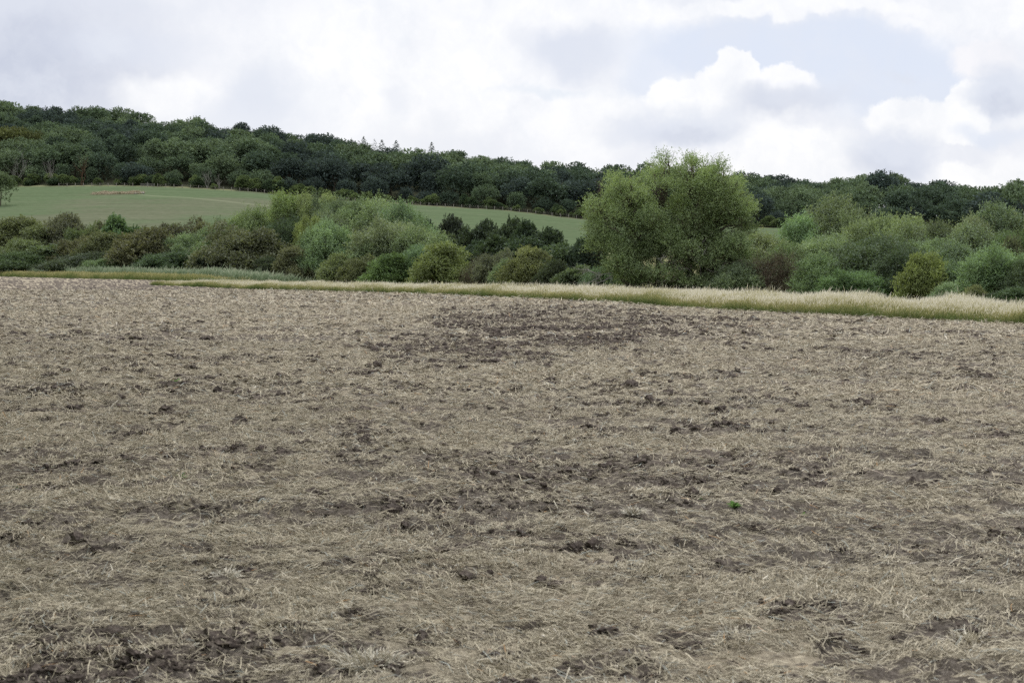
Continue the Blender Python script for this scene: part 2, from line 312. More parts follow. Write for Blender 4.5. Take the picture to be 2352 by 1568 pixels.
def make_ground_mats():
    # stubble field: straw mat over dark soil
    m, t, o = mat('straw_over_soil'); g = t.new('ShaderNodeNewGeometry').outputs['Position']
    s = t.new('ShaderNodeAttribute', attribute_name='soil').outputs['Fac']
    a, _ = t.noise(g, 3.2, 6, .68); b, _ = t.noise(g, 24, 5, .7); b2, _ = t.noise(g, 110, 2, .7)
    mp = t.new('ShaderNodeMapping'); mp.inputs['Rotation'].default_value = (0, 0, .5); mp.inputs['Scale'].default_value = (12, 120, 50); t.link(g, mp.inputs[0])
    f1, _ = t.noise(mp.outputs[0], 1, 3, .6)
    mp2 = t.new('ShaderNodeMapping'); mp2.inputs['Rotation'].default_value = (0, 0, -.75); mp2.inputs['Scale'].default_value = (14, 140, 50); t.link(g, mp2.inputs[0])
    f2, _ = t.noise(mp2.outputs[0], 1, 3, .6)
    fib = t.math('MAXIMUM', f1, f2)
    straw = t.ramp(t.math('ADD', t.math('MULTIPLY', fib, .6), t.math('MULTIPLY', b, .4)), [(.38, (.085, .074, .062)), (.49, (.18, .159, .121)), (.6, (.295, .265, .2)), (.78, (.43, .39, .30))])  # straw base darkened, with shadow of the gaps between strands in its colour
    soilc = t.ramp(t.math('ADD', t.math('MULTIPLY', b, .6), t.math('MULTIPLY', b2, .4)), [(.34, (.036, .031, .026)), (.5, (.086, .075, .063)), (.68, (.185, .165, .14))])
    f = t.rng(t.math('ADD', s, t.math('MULTIPLY', t.math('SUBTRACT', a, .5), 1.7)), .28, .72, smooth=True)
    c = t.mix(f, straw, soilc)
    L, _ = t.noise(g, .22, 4, .6); c = t.mix(t.rng(L, .4, .62, 0, .4), c, t.vmath('MULTIPLY', c, (1.06, .98, .97)))
    df = t.new('ShaderNodeBsdfDiffuse'); t.link(c, df.inputs[0])
    bp = t.new('ShaderNodeBump'); bp.inputs['Strength'].default_value = .8; bp.inputs['Distance'].default_value = .03
    t.link(t.math('ADD', t.math('MULTIPLY', a, .8), t.math('ADD', t.math('MULTIPLY', b, .6), t.math('MULTIPLY', b2, .25))), bp.inputs['Height']); t.link(bp.outputs[0], df.inputs['Normal'])
    t.link(df.outputs[0], o.inputs[0])
    # loose straw
    m2, t, o = mat('loose_straw'); ti = t.new('ShaderNodeAttribute', attribute_name='tint').outputs['Fac']
    c = t.ramp(ti, [(0, (.11, .095, .074)), (.15, (.20, .177, .137)), (.4, (.305, .272, .202)), (.7, (.43, .388, .295)), (.86, (.56, .525, .44)), (.9, (.27, .28, .25)), (.955, (.33, .35, .32)), (.97, (.34, .2, .09)), (1, (.6, .57, .52))])
    df = t.new('ShaderNodeBsdfDiffuse'); t.link(c, df.inputs[0]); t.link(df.outputs[0], o.inputs[0])
    # clods
    m3, t, o = mat('soil_clod'); g = t.new('ShaderNodeNewGeometry').outputs['Position']; b, _ = t.noise(g, 30, 5, .7)
    df = t.new('ShaderNodeBsdfDiffuse'); t.link(t.ramp(b, [(.3, (.032, .026, .023)), (.5, (.07, .058, .05)), (.7, (.15, .128, .11))]), df.inputs[0])
    bp = t.new('ShaderNodeBump'); bp.inputs['Strength'].default_value = .7; bp.inputs['Distance'].default_value = .02; t.link(b, bp.inputs['Height']); t.link(bp.outputs[0], df.inputs['Normal'])
    t.link(df.outputs[0], o.inputs[0])
    # hillside
    m4, t, o = mat('hill_ground'); g = t.new('ShaderNodeNewGeometry').outputs['Position']
    wd = t.new('ShaderNodeAttribute', attribute_name='wood').outputs['Fac']; br = t.new('ShaderNodeAttribute', attribute_name='bare').outputs['Fac']; dm = t.new('ShaderNodeAttribute', attribute_name='damp').outputs['Fac']
    n1, _ = t.noise(g, .035, 5, .6); n2, _ = t.noise(g, .6, 5, .65)
    green = t.mix(t.rng(n2, .35, .65), (.058, .08, .042), (.077, .101, .056))
    tan = t.mix(t.rng(n2, .35, .65), (.08, .082, .055), (.106, .102, .074))
    c = t.mix(t.math('MULTIPLY', t.rng(t.math('ADD', n1, t.math('MULTIPLY', t.math('SUBTRACT', br, .5), .3)), .36, .68, smooth=True), .62), green, tan)
    mp = t.new('ShaderNodeMapping'); mp.inputs['Scale'].default_value = (.012, .4, .1); t.link(g, mp.inputs[0]); st_, _ = t.noise(mp.outputs[0], 1, 4, .6); c = t.vmath('SCALE', c, scale=t.rng(st_, .32, .68, .84, 1.16))
    ln = t.new('ShaderNodeAttribute', attribute_name='track').outputs['Fac']; c = t.mix(ln, c, (.17, .18, .12))
    dry = t.mix(t.rng(n2, .3, .7), (.11, .12, .06), (.24, .22, .13)); c = t.mix(dm, c, dry)
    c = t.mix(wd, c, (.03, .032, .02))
    df = t.new('ShaderNodeBsdfDiffuse'); t.link(c, df.inputs[0]); t.link(df.outputs[0], o.inputs[0])
    return m, m2, m3, m4
M_field, M_straw, M_clod, M_hill = make_ground_mats()
def grass_mat(name, stops):
    m, t, o = mat(name); ti = t.new('ShaderNodeAttribute', attribute_name='tint').outputs['Fac']
    g = t.new('ShaderNodeNewGeometry').outputs['Position']; n1, _ = t.noise(g, .9, 3); n2, _ = t.noise(g, .22, 3)
    v = t.math('ADD', ti, t.math('ADD', t.rng(n1, .3, .7, -.14, .14), t.rng(n2, .32, .68, -.12, .2)), clamp=True)
    c = t.ramp(v, stops); df = t.new('ShaderNodeBsdfDiffuse'); tr = t.new('ShaderNodeBsdfTranslucent'); t.link(c, df.inputs[0]); t.link(c, tr.inputs[0])
    ms = t.new('ShaderNodeMixShader'); ms.inputs[0].default_value = .3; t.link(df.outputs[0], ms.inputs[1]); t.link(tr.outputs[0], ms.inputs[2]); t.link(ms.outputs[0], o.inputs[0]); return m
M_grass = grass_mat('dry_grass', [(0, (.10, .135, .045)), (.25, (.17, .185, .07)), (.45, (.25, .235, .095)), (.65, (.40, .37, .19)), (.85, (.55, .515, .385)), (1, (.64, .605, .49))])
M_reed = grass_mat('tall_green_herbs', [(0, (.06, .085, .04)), (.4, (.13, .175, .095)), (.75, (.2, .255, .16)), (1, (.32, .34, .24))])
M_rough = grass_mat('rough_dry_grass', [(0, (.12, .14, .07)), (.4, (.24, .21, .14)), (1, (.42, .36, .27))])
M_weed = grass_mat('weed_green', [(0, (.07, .14, .035)), (1, (.15, .26, .08))])

# ------------------------------------------------------------------ ground sheets
def build_ground():
    cols = np.concatenate([np.linspace(-900, -240, 40)[:-1], np.linspace(-240, 1264, 420), np.linspace(1264, 1900, 40)[1:]])
    Ys = np.concatenate([np.linspace(2, 40, 20), np.linspace(42, 240, 150), np.linspace(242, 760, 300), np.linspace(780, 1700, 30)])
    P, Y = np.meshgrid(cols, Ys); X = (P - 512) / F * Y; Z = terr(X, Y)
    ed = k_edge(np.clip(P, -400, 1300)); Z = Z - np.where(Y < ed + 5, .30, 0) * sstep(0, 6, ed + 8 - Y)
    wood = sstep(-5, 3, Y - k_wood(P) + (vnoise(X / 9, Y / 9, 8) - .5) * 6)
    bare = np.exp(-((P - 150) / 170) ** 2 - ((Y - 395) / 45) ** 2) + .8 * np.exp(-((P - 250) / 130) ** 2 - ((Y - 440) / 16) ** 2) + .7 * np.exp(-((P - 60) / 110) ** 2 - ((Y - 350) / 25) ** 2)
    damp = sstep(-4, 4, ed + 4 - Y) * 0 + sstep(0, 10, Y - ed) * (1 - sstep(-40, -10, Y - k_field(P))) + .8 * np.exp(-((Y - k_wood(P) + 3) / 3.0) ** 2)
    tx, ty = zip(*[hit(a, b) for a, b in ((139, 194.5), (180, 197), (215, 200), (255, 204.5))]); track = .5 * np.exp(-((Y - np.interp(X, tx, ty)) / 1.6) ** 2) * (X > tx[0]) * (X < tx[-1] + 20)
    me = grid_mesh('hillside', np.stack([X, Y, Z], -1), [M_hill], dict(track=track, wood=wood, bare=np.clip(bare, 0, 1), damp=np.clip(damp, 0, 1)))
    link(bpy.data.objects.new('hillside', me), kind='structure')
    b = np.array([[[-6000, -6000, -6], [6000, -6000, -6]], [[-6000, 12000, -6], [6000, 12000, -6]]], float)
    me = grid_mesh('ground', b, [M_hill], dict(wood=np.zeros((2, 2)), bare=np.zeros((2, 2)), damp=np.ones((2, 2)), track=np.zeros((2, 2)))); link(bpy.data.objects.new('ground', me), kind='structure')
    # the stubble field itself
    cols = np.linspace(-240, 1264, 1150); t = np.linspace(0, 1, 880)[:, None]
    P = np.repeat(cols[None], len(t), 0); e = k_edge(cols)[None] + 2.0; ye = HZ + CAMZ * F / e
    yy = ye + (1060 - ye) * t ** 1.12; Y = CAMZ * F / (yy - HZ); X = (P - 512) / F * Y
    S = soil(X, Y); Z = relief(X, Y, S)
    me = grid_mesh('stubble_field', np.stack([X, Y, Z], -1), [M_field], dict(soil=S)); link(bpy.data.objects.new('stubble_field', me), kind='structure')
    back = np.array([[[-60, -60, -.1], [60, -60, -.1]], [[-60, 3.2, -.1], [60, 3.2, -.1]]], float)
    me = grid_mesh('field_behind', back, [M_field], dict(soil=np.full((2, 2), .4))); link(bpy.data.objects.new('field_behind', me), kind='structure')
build_ground()

def build_straw():
    rng = np.random.default_rng(5); VV = []; TT = []
    for (y0, y1, dens, L, w) in ((4.6, 9.5, 7600, .045, .0029), (9.5, 18, 3600, .055, .0038), (18, 32, 1150, .075, .0062), (32, 62, 190, .11, .012), (62, 100, 45, .17, .022)):
        half = 560 / F
        n = int(dens * half * (y1 ** 2 - y0 ** 2)); Y = np.sqrt(rng.uniform(y0 ** 2, y1 ** 2, n)); X = rng.uniform(-half, half, n) * Y
        keep = (Y < k_edge(bearing(X, Y)) - .5); S = soil(X, Y)
        clump = fbm(X / .3, Y / .22, 3, 333) * .8 + fbm(X / 5, Y / .5, 2, 334) * .2
        keep &= rng.random(n) < np.clip((1.1 - S * .8) * sstep(.2, .6, clump) * 1.4, .08, 1)
        X, Y, S = X[keep], Y[keep], S[keep]; n = len(X)
        th = rng.normal(.1, .5, n) + (fbm(X / .6, Y / .6, 2, 555) - .5) * 5; flip = rng.random(n) < .3; th = np.where(flip, rng.uniform(0, np.pi, n), th)
        l = L * rng.lognormal(0, .6, n).clip(.25, 3.2); pit = rng.normal(0, .2, n)
        stand = rng.random(n) < .02; pit = np.where(stand, rng.uniform(.7, 1.4, n), pit); l = np.where(stand, l * .75, l)
        d = np.stack([np.cos(th) * np.cos(pit), np.sin(th) * np.cos(pit), np.sin(pit)], 1)
        c = np.stack([X, Y, relief(X, Y, S) + rng.uniform(.003, .02, n) + .03 * sstep(.45, .75, clump[keep]) + np.abs(d[:, 2]) * l * .45], 1)
        k = norm(np.cross(d, rng.normal(size=(n, 3)))); bend = k * (l * rng.normal(0, .14, n))[:, None]
        side = norm(np.cross(d, norm(rng.normal(0, .5, (n, 3)) + [0, 0, 1]))) * (w * .5 * rng.uniform(.6, 1.5, n))[:, None]
        a = c - d * l[:, None] * .5; b = c + d * l[:, None] * .5; m = c + bend
        VV += [np.stack([a - side, a + side, m + side, m - side], 1), np.stack([m - side, m + side, b + side * .6, b - side * .6], 1)]
        T = rng.beta(2.0, 2.0, n) * .82; odd = rng.random(n); T = np.where(odd < .035, rng.uniform(.9, .955, n), T); T = np.where((odd > .035) & (odd < .039), .97, T); T = np.where(odd > .985, rng.uniform(.84, 1, n), T)
        TT += [T, T]
    me = quad_mesh('loose_straw', np.concatenate(VV), np.concatenate(TT), [M_straw])
    link(bpy.data.objects.new('loose_straw', me), label='pale chopped straw scattered over the ploughed soil', category='straw', kind='stuff')
build_straw()

def build_clods():
    import bmesh
    rng = np.random.default_rng(9); bm = bmesh.new(); bmesh.ops.create_icosphere(bm, subdivisions=2, radius=1)
    V0 = np.array([v.co[:] for v in bm.verts]); Fc = np.array([[v.index for v in f.verts] for f in bm.faces]); bm.free()
    Xs = []; Ys = []; Rs = []
    n = 150000; half = 560 / F                                   # rough patch in the middle distance
    Y = 1 / rng.uniform(1 / 130, 1 / 5.0, n); X = rng.uniform(-half, half, n) * Y
    S = soil(X, Y); pc = np.clip(wedge(X, Y) + patches(X, Y, 'c') * .6, 0, 1); pr = S * (.25 + .35 * sstep(9, 14, Y) * (1 - sstep(26, 34, Y))) + pc * .75
    pr = pr * sstep(.3, .6, fbm(X / 1.4, Y / 1.4, 3, 71)) * np.clip(Y / 26, .3, 1.6) * .6
    keep = (rng.random(n) < pr) & (Y < k_edge(bearing(X, Y)) - 1); X, Y, pc = X[keep], Y[keep], pc[keep]; n = len(X)
    r = rng.lognormal(-3.55, .48, n) * (1 + .9 * pc) * np.clip(.3 + Y / 35, .3, 1.35)
    r = np.clip(r, .012, .085); m = 5; rep = lambda q: np.repeat(q, m)      # every clod is a heap of broken crumbs
    X = rep(X) + rng.normal(0, 1, n * m) * rep(r) * .95; Y = rep(Y) + rng.normal(0, 1, n * m) * rep(r) * .75; r = rep(r) * rng.uniform(.25, .85, n * m); pc = rep(pc); n = n * m
    A = rng.uniform(0, 6.28, n); ca, sa = np.cos(A), np.sin(A)
    V = V0[None] * np.stack([r * rng.uniform(.8, 1.7, n), r * rng.uniform(.8, 1.4, n), r * rng.uniform(.5, 1.1, n)], 1)[:, None]
    bump = np.stack([vnoise(V0[:, 0] * 2.9 + 3 * k, V0[:, 1] * 2.9 + V0[:, 2] * 3.3, k) for k in range(40)]); V = V * (.4 + 1.15 * bump[rng.integers(0, 40, n)])[..., None]
    VX_ = V[..., 0] * ca[:, None] - V[..., 1] * sa[:, None]; VY_ = V[..., 0] * sa[:, None] + V[..., 1] * ca[:, None]
    P = np.stack([VX_ + X[:, None], VY_ + Y[:, None], V[..., 2] + (relief(X, Y) + r * .15)[:, None]], -1)
    T = (P[:, Fc]).reshape(-1, 3, 3)
    nv = P.shape[0] * P.shape[1]; me = bpy.data.meshes.new('soil_clods'); fi = (Fc[None] + (np.arange(n) * len(V0))[:, None, None]).reshape(-1, 3).astype(np.int32)
    me.vertices.add(nv); me.vertices.foreach_set('co', P.astype(np.float32).ravel()); me.loops.add(fi.size); me.polygons.add(len(fi))
    me.loops.foreach_set('vertex_index', fi.ravel()); me.polygons.foreach_set('loop_start', np.arange(0, fi.size, 3, dtype=np.int32)); me.polygons.foreach_set('use_smooth', np.zeros(len(fi), bool))
    me.materials.append(M_clod); me.update(calc_edges=True)
    print('clods', n)
    link(bpy.data.objects.new('soil_clods', me), label='dark crumbly soil clods turned up across the stubble field', category='soil', kind='stuff')
build_clods()

# ------------------------------------------------------------------ grass verges
def blades(rng, X, Y, Z, h, w, lean=.25, head=.35, t0=0., t1=1., wind=(.12, 0)):
    """three-part blades, tint runs up the blade; last part widened into a seed head"""
    n = len(X); h = h * rng.uniform(.5, 1.18, n) * np.where(rng.random(n) < .03, 1.25, 1); a = rng.uniform(0, 6.28, n)
    ln = rng.normal(0, lean, (n, 2)) + np.asarray(wind); b0 = np.stack([X, Y, Z], 1)
    side = np.stack([np.cos(a), np.sin(a) * .4, 0 * a], 1) * (w * .5 * rng.uniform(.6, 1.4, n))[:, None]
    def at(t): return b0 + np.concatenate([ln * (h * t ** 2)[:, None], (h * t * (1 - .12 * t))[:, None]], 1)
    t = np.zeros(n); p = [at(t), at(t + .4), at(t + .72), at(t + 1)]
    q = [np.stack([p[0] - side, p[0] + side, p[1] + side * .9, p[1] - side * .9], 1), np.stack([p[1] - side * .9, p[1] + side * .9, p[2] + side * .6, p[2] - side * .6], 1),
         np.stack([p[2] - side * .6, p[2] + side * .6, p[2] * .55 + p[3] * .45 + side * (1 + head), p[3]], 1)]
    r = rng.uniform(-.12, .12, n)
    # tint is per vertex so that the colour of a blade runs up it
    tv = []
    for i, (lo, hi) in enumerate(((-.05, .16), (.16, .5), (.5, 1.))):
        L = t0 + (t1 - t0) * lo + r; Hh = t0 + (t1 - t0) * hi + r; tv.append(np.stack([L, L, Hh, Hh], 1))
    return np.concatenate(q), np.concatenate(tv).ravel()
def band(rng, PX, PY, n, depth, pw=1.0):
    PX = np.asarray(PX, float); PY = np.asarray(PY, float); seg = np.hypot(np.diff(PX), np.diff(PY)); s = np.concatenate([[0], np.cumsum(seg)])
    q = rng.uniform(0, s[-1], n); x = np.interp(q, s, PX); y = np.interp(q, s, PY); k = np.clip(np.searchsorted(s, q) - 1, 0, len(seg) - 1)
    nx = -(np.diff(PY) / seg)[k]; ny = (np.diff(PX) / seg)[k]; f = np.where(ny < 0, -1, 1); v = rng.random(n) ** pw * depth(q / s[-1]) 
    return x + nx * f * v, y + ny * f * v, q / s[-1], v
def build_verges():
    rng = np.random.default_rng(21)
    X0 = [22, 18] + VX; Y0 = [30, 37] + VY
    Q = []; T = []
    dep = lambda s: np.where(s > .985, (1 - s) / .015, 1) * (4.6 + 1.2 * s)
    x, y, s, v = band(rng, X0, Y0, 190000, dep)
    x = x + (fbm(y / 2.5, s * 3, 3, 3) - .5) * .9
    h = (.56 + .24 * (fbm(x / 1.3, y / 1.3, 3, 7) - .5) * 2) * (.85 + .3 * sstep(0, .5, v)) * (1 - .25 * sstep(.4, 1, s)) * np.where(s > .97, .75, 1)
    a, b = blades(rng, x, y, terr(x, y) - .02, h, .016, .17, .5, .12, 1.0 - .1 * s); Q.append(a); T.append(b)
    # short green grass along the foot of the verge
    x, y, s, v = band(rng, X0, Y0, 70000, lambda s: 1.2 + 1.0 * vnoise(s * 22, s * 0, 5), 1.3)
    x = x - .35 + (fbm(y / 2.5, s * 3, 3, 3) - .5) * .9
    g = fbm(s * 60, s * 0 + .5, 3, 13); mk = rng.random(len(x)) < .35 + 1.1 * sstep(.4, .65, g); x, y, v, s, g = [q[mk] for q in (x, y, v, s, g)]
    a, b = blades(rng, x, y, terr(x, y) - .02, .14 + .5 * g, .018, .35, .1, -.05, .42); Q.append(a); T.append(b)
    me = quad_mesh('grass_verge', np.concatenate(Q), np.concatenate(T), [M_grass])
    link(bpy.data.objects.new('grass_verge', me), label='strip of tall pale dry grass with green foot edging the field', category='grass', kind='stuff')
    # far verge on the left
    Q = []; T = []; X1 = [-150, -87, -62, -44, -36]; Y1 = [310, 236, 198, 173, 162]
    x, y, s, v = band(rng, X1, Y1, 60000, lambda s: 7 + 0 * s)
    a, b = blades(rng, x, y, terr(x, y) - .05, .95 + .5 * (fbm(x / 3, y / 3, 3, 9) - .5), .05, .2, .3, .02, .48); Q.append(a); T.append(b)
    me = quad_mesh('far_grass_verge', np.concatenate(Q), np.concatenate(T), [M_grass])
    link(bpy.data.objects.new('far_grass_verge', me), label='far strip of shorter dry grass at the left field edge', category='grass', kind='stuff')
    Q = []; T = []
    x, y, s, v = band(rng, X1, Y1, 90000, lambda s: 16 + 0 * s); x = x + 3.5; y = y + 3
    a, b = blades(rng, x, y, terr(x, y) - .05, (1.7 + 1.2 * (fbm(x / 4, y / 4, 3, 19) - .5)), .10, .2, .2, .1, .85); Q.append(a); T.append(b)
    # low growth at the foot of the bushes behind the near verge
    for _ in range(1):
        n = 70000; p = rng.uniform(200, 1100, n); Y = k_edge(p) + 7 + rng.random(n) * np.maximum(k_hedge(p) + 6 - k_edge(p) - 7, 4); X = (p - 512) / F * Y
        a, b = blades(rng, X, Y, terr(X, Y) - .05, .25 + .45 * fbm(X / 2, Y / 2, 3, 29), .06, .25, .2, .0, .55); Q.append(a); T.append(b)
    me = quad_mesh('tall_herbs', np.concatenate(Q), np.concatenate(T), [M_reed])
    link(bpy.data.objects.new('tall_herbs', me), label='blue-green reeds and nettles between far verge and hedge', category='reeds', kind='stuff')
build_verges()

# ------------------------------------------------------------------ crowns (unit: built at real size, scaled per copy)
def dome_lobes(rng, n, W, H, r, zlo=.12):
    C = []; R = []
    for i in range(n):
        a = rng.uniform(0, 6.283); u = rng.random() ** .5; rr = r * rng.uniform(.5, 1.3)
        top = (H - rr) * math.sqrt(max(0, 1 - (u * .93) ** 2)); z = max(rr * .6, top * rng.uniform(.82, 1.08) * rng.uniform(zlo, 1) ** .5)
        C.append((math.cos(a) * u * (W / 2 - rr * .8), math.sin(a) * u * (W / 2 - rr * .8), z)); R.append((rr, rr, rr * rng.uniform(.8, 1.1)))
    C.append((0, 0, H * .4)); R.append((W * .25, W * .25, H * .32))
    return np.array(C), np.array(R)
def limbs(rng, C, n, r0, base=(0, 0, -.3), spread=.05):
    out = []
    for i in range(n):
        c = C[rng.integers(len(C))]; b = np.array(base) + [rng.normal(0, spread), rng.normal(0, spread), 0]
        out.append(tube(curve(b, c, [-(c[0]) * .12, -(c[1]) * .12, .05 * c[2]], 7, rng), np.linspace(r0, r0 * .25, 7), 6))
    return np.concatenate(out)
VAR = {}
def variant(kind, i):
    if (kind, i) in VAR: return VAR[kind, i]
    rng = np.random.default_rng(hash_(kind) + i * 7)
    if kind == 'hawthorn':       # 6 m high 7 m wide
        C, R = dome_lobes(rng, 26, 7, 6, 1.15); Q, T, Tw = sprays(rng, C, R, 3600, .5, .25, .17, .11, 9, inner=.3, droop=.25)
        Q2, T2, Tw2 = sprays(rng, C[:-1], R[:-1], 330, 1.0, .5, .13, .08, 11, inner=0, droop=.5)
        Q = np.concatenate([Q, Q2]); T = np.concatenate([T, T2]); Tw = np.concatenate([Tw[:900], Tw2]); L = limbs(rng, C, 9, .11); dim = (7, 6)
    elif kind == 'willow':       # 7 m high 7 m wide
        C, R = dome_lobes(rng, 28, 7, 7, 1.0); R[:, 2] *= 1.25; C[:-1, 2] += .1
        Q, T, Tw = sprays(rng, C, R, 4600, .75, .62, .2, .065, 11, inner=.25, rnd=.28)
        Q2, T2, Tw2 = sprays(rng, C[:-1], R[:-1], 260, 1.25, .85, .17, .05, 14, inner=0, zmin=.2, rnd=.2)
        Q = np.concatenate([Q, Q2]); T = np.concatenate([T, T2]); Tw = np.concatenate([Tw[:800], Tw2]); L = limbs(rng, C, 10, .12); dim = (7, 7.4)
    elif kind == 'dense':        # dark close shrub, 5 x 5
        C, R = dome_lobes(rng, 24, 5, 5, .9); Q, T, Tw = sprays(rng, C, R, 3400, .35, .35, .17, .11, 9, inner=.3); Tw = Tw[:300]; L = limbs(rng, C, 8, .1); dim = (5, 5)
    elif kind == 'bare':         # twiggy, thin leaved
        C, R = dome_lobes(rng, 16, 5, 5, .9); Q, T, Tw = sprays(rng, C, R, 1300, .6, .35, .09, .06, 7, inner=.4)
        Q3, T3, Tw = sprays(rng, C, R, 2200, 1.1, .3, .1, .06, 1, inner=.5, rnd=.5); Tw = np.concatenate([Tw, Tw + rng.normal(0, .12, (len(Tw), 1, 3))])
        o = []; [branches(rng, (rng.normal(0, .03), rng.normal(0, .03), -.3), norm(rng.normal(0, .5, 3) + [0, 0, 1]), 2.2, .07, 3, o, .3, .7, 3) for _ in range(5)]; L = np.concatenate(o); dim = (5, 5.2)
    elif kind == 'loose':        # open willow with visible stems, 6 wide 8 high
        C = []; R = []
        for k in range(15):
            a = rng.uniform(0, 6.283); u = rng.random() ** .5 * 2.1; z = rng.uniform(2.8, 7.0) * (1 - .06 * u); C.append((math.cos(a) * u, math.sin(a) * u, z)); R.append((.75, .75, .95))
        C, R = np.array(C), np.array(R); Q, T, Tw = sprays(rng, C, R, 2400, .7, .7, .18, .055, 11, inner=.3, rnd=.3); L = limbs(rng, C, 12, .13); dim = (6, 8)
    crown = quad_mesh('crown', np.concatenate([Q, Tw]), np.concatenate([T, np.zeros(len(Tw))]), [M_leaf, M_twig], np.concatenate([np.zeros(len(Q)), np.ones(len(Tw))])); trunk = quad_mesh('stems', L, None, [M_twig])
    dim = (float(np.percentile(np.abs(Q[:, 0, :2]), 97)) * 2, float(np.percentile(Q[..., 2], 99.6)))
    VAR[kind, i] = (crown, trunk, dim); return VAR[kind, i]
def hash_(s): return sum((i + 3) * ord(c) for i, c in enumerate(s))

COLR = dict(brown=(.104, .102, .05), olive=(.105, .115, .047), yolive=(.14, .16, .06), yellow=(.19, .20, .068), bright=(.10, .155, .05), green=(.083, .118, .052), will=(.155, .195, .098), ywill=(.20, .22, .09),
            grey=(.13, .165, .084), teal=(.088, .118, .058), dark=(.045, .065, .04), bark=(.10, .09, .062), moss=(.078, .095, .045))
